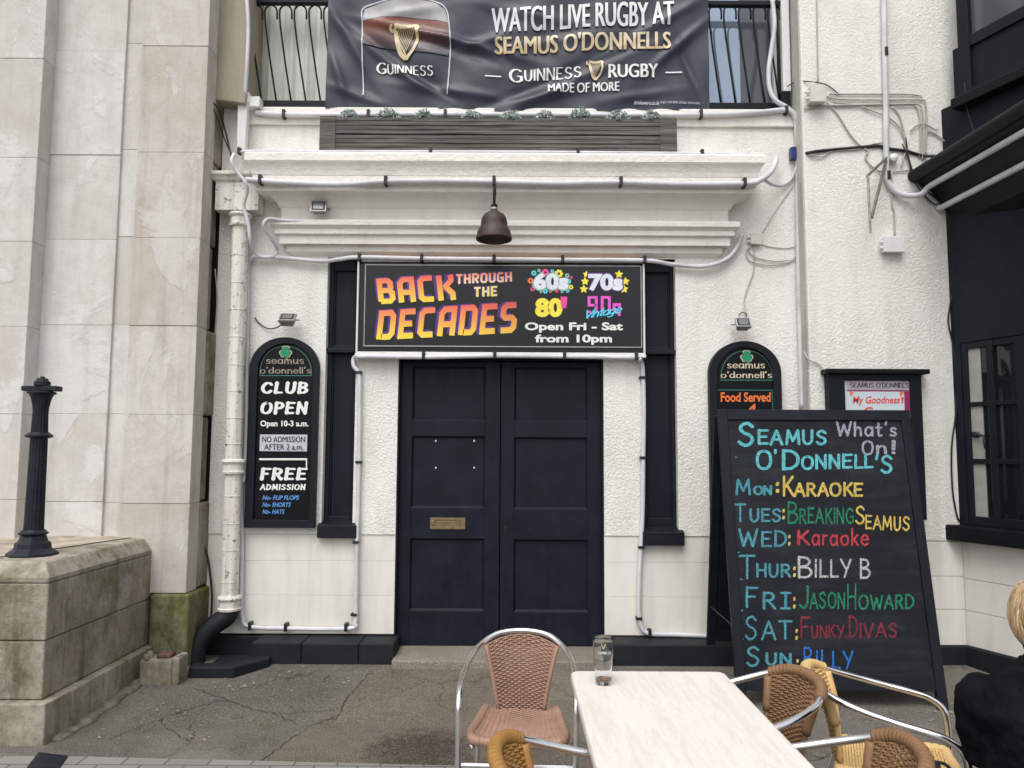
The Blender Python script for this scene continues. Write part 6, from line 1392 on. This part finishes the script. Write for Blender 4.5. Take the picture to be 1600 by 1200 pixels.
for s in (-1, 1):
    p = hd + Fd * .082 + Ld * s * .032 + Zd * .01; m = MB(); m.rings([[p + (Ld * math.cos(a * .524) + Zd * math.sin(a * .524)) * .012 * math.sin(q) + Fd * .012 * math.cos(q) * -1 for a in range(12)] for q in (.1, .6, 1.1, 1.57, 2.1, 2.6, 3.05)]); m.build('eye', M['eye'], body, smooth=True)
    p = hd + Ld * s * .088 - Zd * .005; m = MB(); m.rings([[p + (Fd * math.cos(a * .524) * .6 + Zd * math.sin(a * .524)) * r + Ld * s * o_ for a in range(12)] for r, o_ in ((.012, .0), (.028, .006), (.03, .012), (.02, .010))]); m.build('ear', M['skin'], body, smooth=True)
m = MB(); p = hd + Fd * .098 - Zd * .048; m.tube([p - Ld * .022, p + Fd * .006, p + Ld * .022], .006, 8); m.build('mouth', plain('lip', (.42, .14, .12), .4), body, smooth=True)
# hair: an under-shell and many overlapping locks
m = MB(); n = 32
def hr(az, el): # az 0 = forward
    rx = .101 + .008 * math.sin(5 * az); return hd + Fd * (math.cos(az) * math.cos(el) * .112 - .012) + Ld * math.sin(az) * math.cos(el) * .098 + Zd * (math.sin(el) * .125 + .012)
rs = []
for k in range(10):
    row = []
    for q in range(n):
        az = q * 2 * math.pi / n; front = max(0, math.cos(az)); low = -.52 + 1.14 * front ** .7 ; el = low + (1.56 - low) * k / 9; row.append(hr(az, el))
    rs.append([hd + (p - hd) * .955 for p in row])
m.var = .55; m.rings(rs); hair = m.build('hair', M['hair'], pn, smooth=True)
m = MB(); random.seed(3)
for k in range(800):
    az = random.uniform(.55, 2 * math.pi - .55); e0 = random.uniform(-.2, 1.5); front = max(0, math.cos(az)); e1 = max(random.uniform(-.72, -.50) + 1.0 * front, e0 - random.uniform(.7, 1.3)); da = random.gauss(0, .20); lift = random.uniform(.97, 1.06) + (random.random() < .08) * random.uniform(0, .06); m.var = random.choice((0, 0, .1, .2, .35, .6))
    pts = []
    for q in range(6): t_ = q / 5; p = hr(az + da * t_, e0 + (e1 - e0) * t_); pts.append(hd + (p - hd) * (lift + .03 * math.sin(math.pi * t_)))
    m.tube(pts, [.0022, .0042, .0048, .0044, .0034, .0010], 5)
m.build('hair_lock', M['hair'], hair, smooth=True)
# stool under the person
stl = thing('stool', 'low brown wooden stool under the seated person', 'stool', base); m = MB(); m.lathe([(.15, .385), (.17, .39), (.17, .415), (.15, .42)], base, 28); m.build('seat', M['stoolwood'], stl, smooth='auto')
for k in range(4):
    a = math.pi / 4 + k * math.pi / 2; m = MB(); m.tube([base + Vector((.11 * math.cos(a), .11 * math.sin(a), .386)), base + Vector((.17 * math.cos(a), .17 * math.sin(a), 0))], .018, 8); m.build('leg', M['stoolwood'], stl, smooth='auto')
# bag on the stool side
gb_ = G(1446, 1204, .48); bc_ = Vector((gb_[0], gb_[1] + .01, .456))
bag = thing('bag', 'small dark padded bag lying on the straw-coloured chair seat', 'bag', bc_)
m = MB(); rs = []
for k in range(11):
    t_ = k / 10; z = .055 * t_; s_ = math.sin(math.pi * (.12 + .80 * t_)) ** .5
    rs.append([bc_ + Vector(((.060 * s_ + .006 * math.sin(a * 1.3 + k)) * math.copysign(abs(math.cos(a * .262)) ** .7, math.cos(a * .262)), (.05 * s_ + .005 * math.sin(a * 2.1)) * math.copysign(abs(math.sin(a * .262)) ** .7, math.sin(a * .262)), z)) for a in range(24)])
m.rings(rs); m.build('pouch', M['bag'], bag, smooth=True)
m = MB(); m.tube(cat([bc_ + Vector((.04, 0, .05)), bc_ + Vector((.07, -.01, .045)), bc_ + Vector((.09, -.02, .02)), bc_ + Vector((.085, -.03, .004))], 6), .006, 8); m.build('strap', M['bag'], bag, smooth=True)
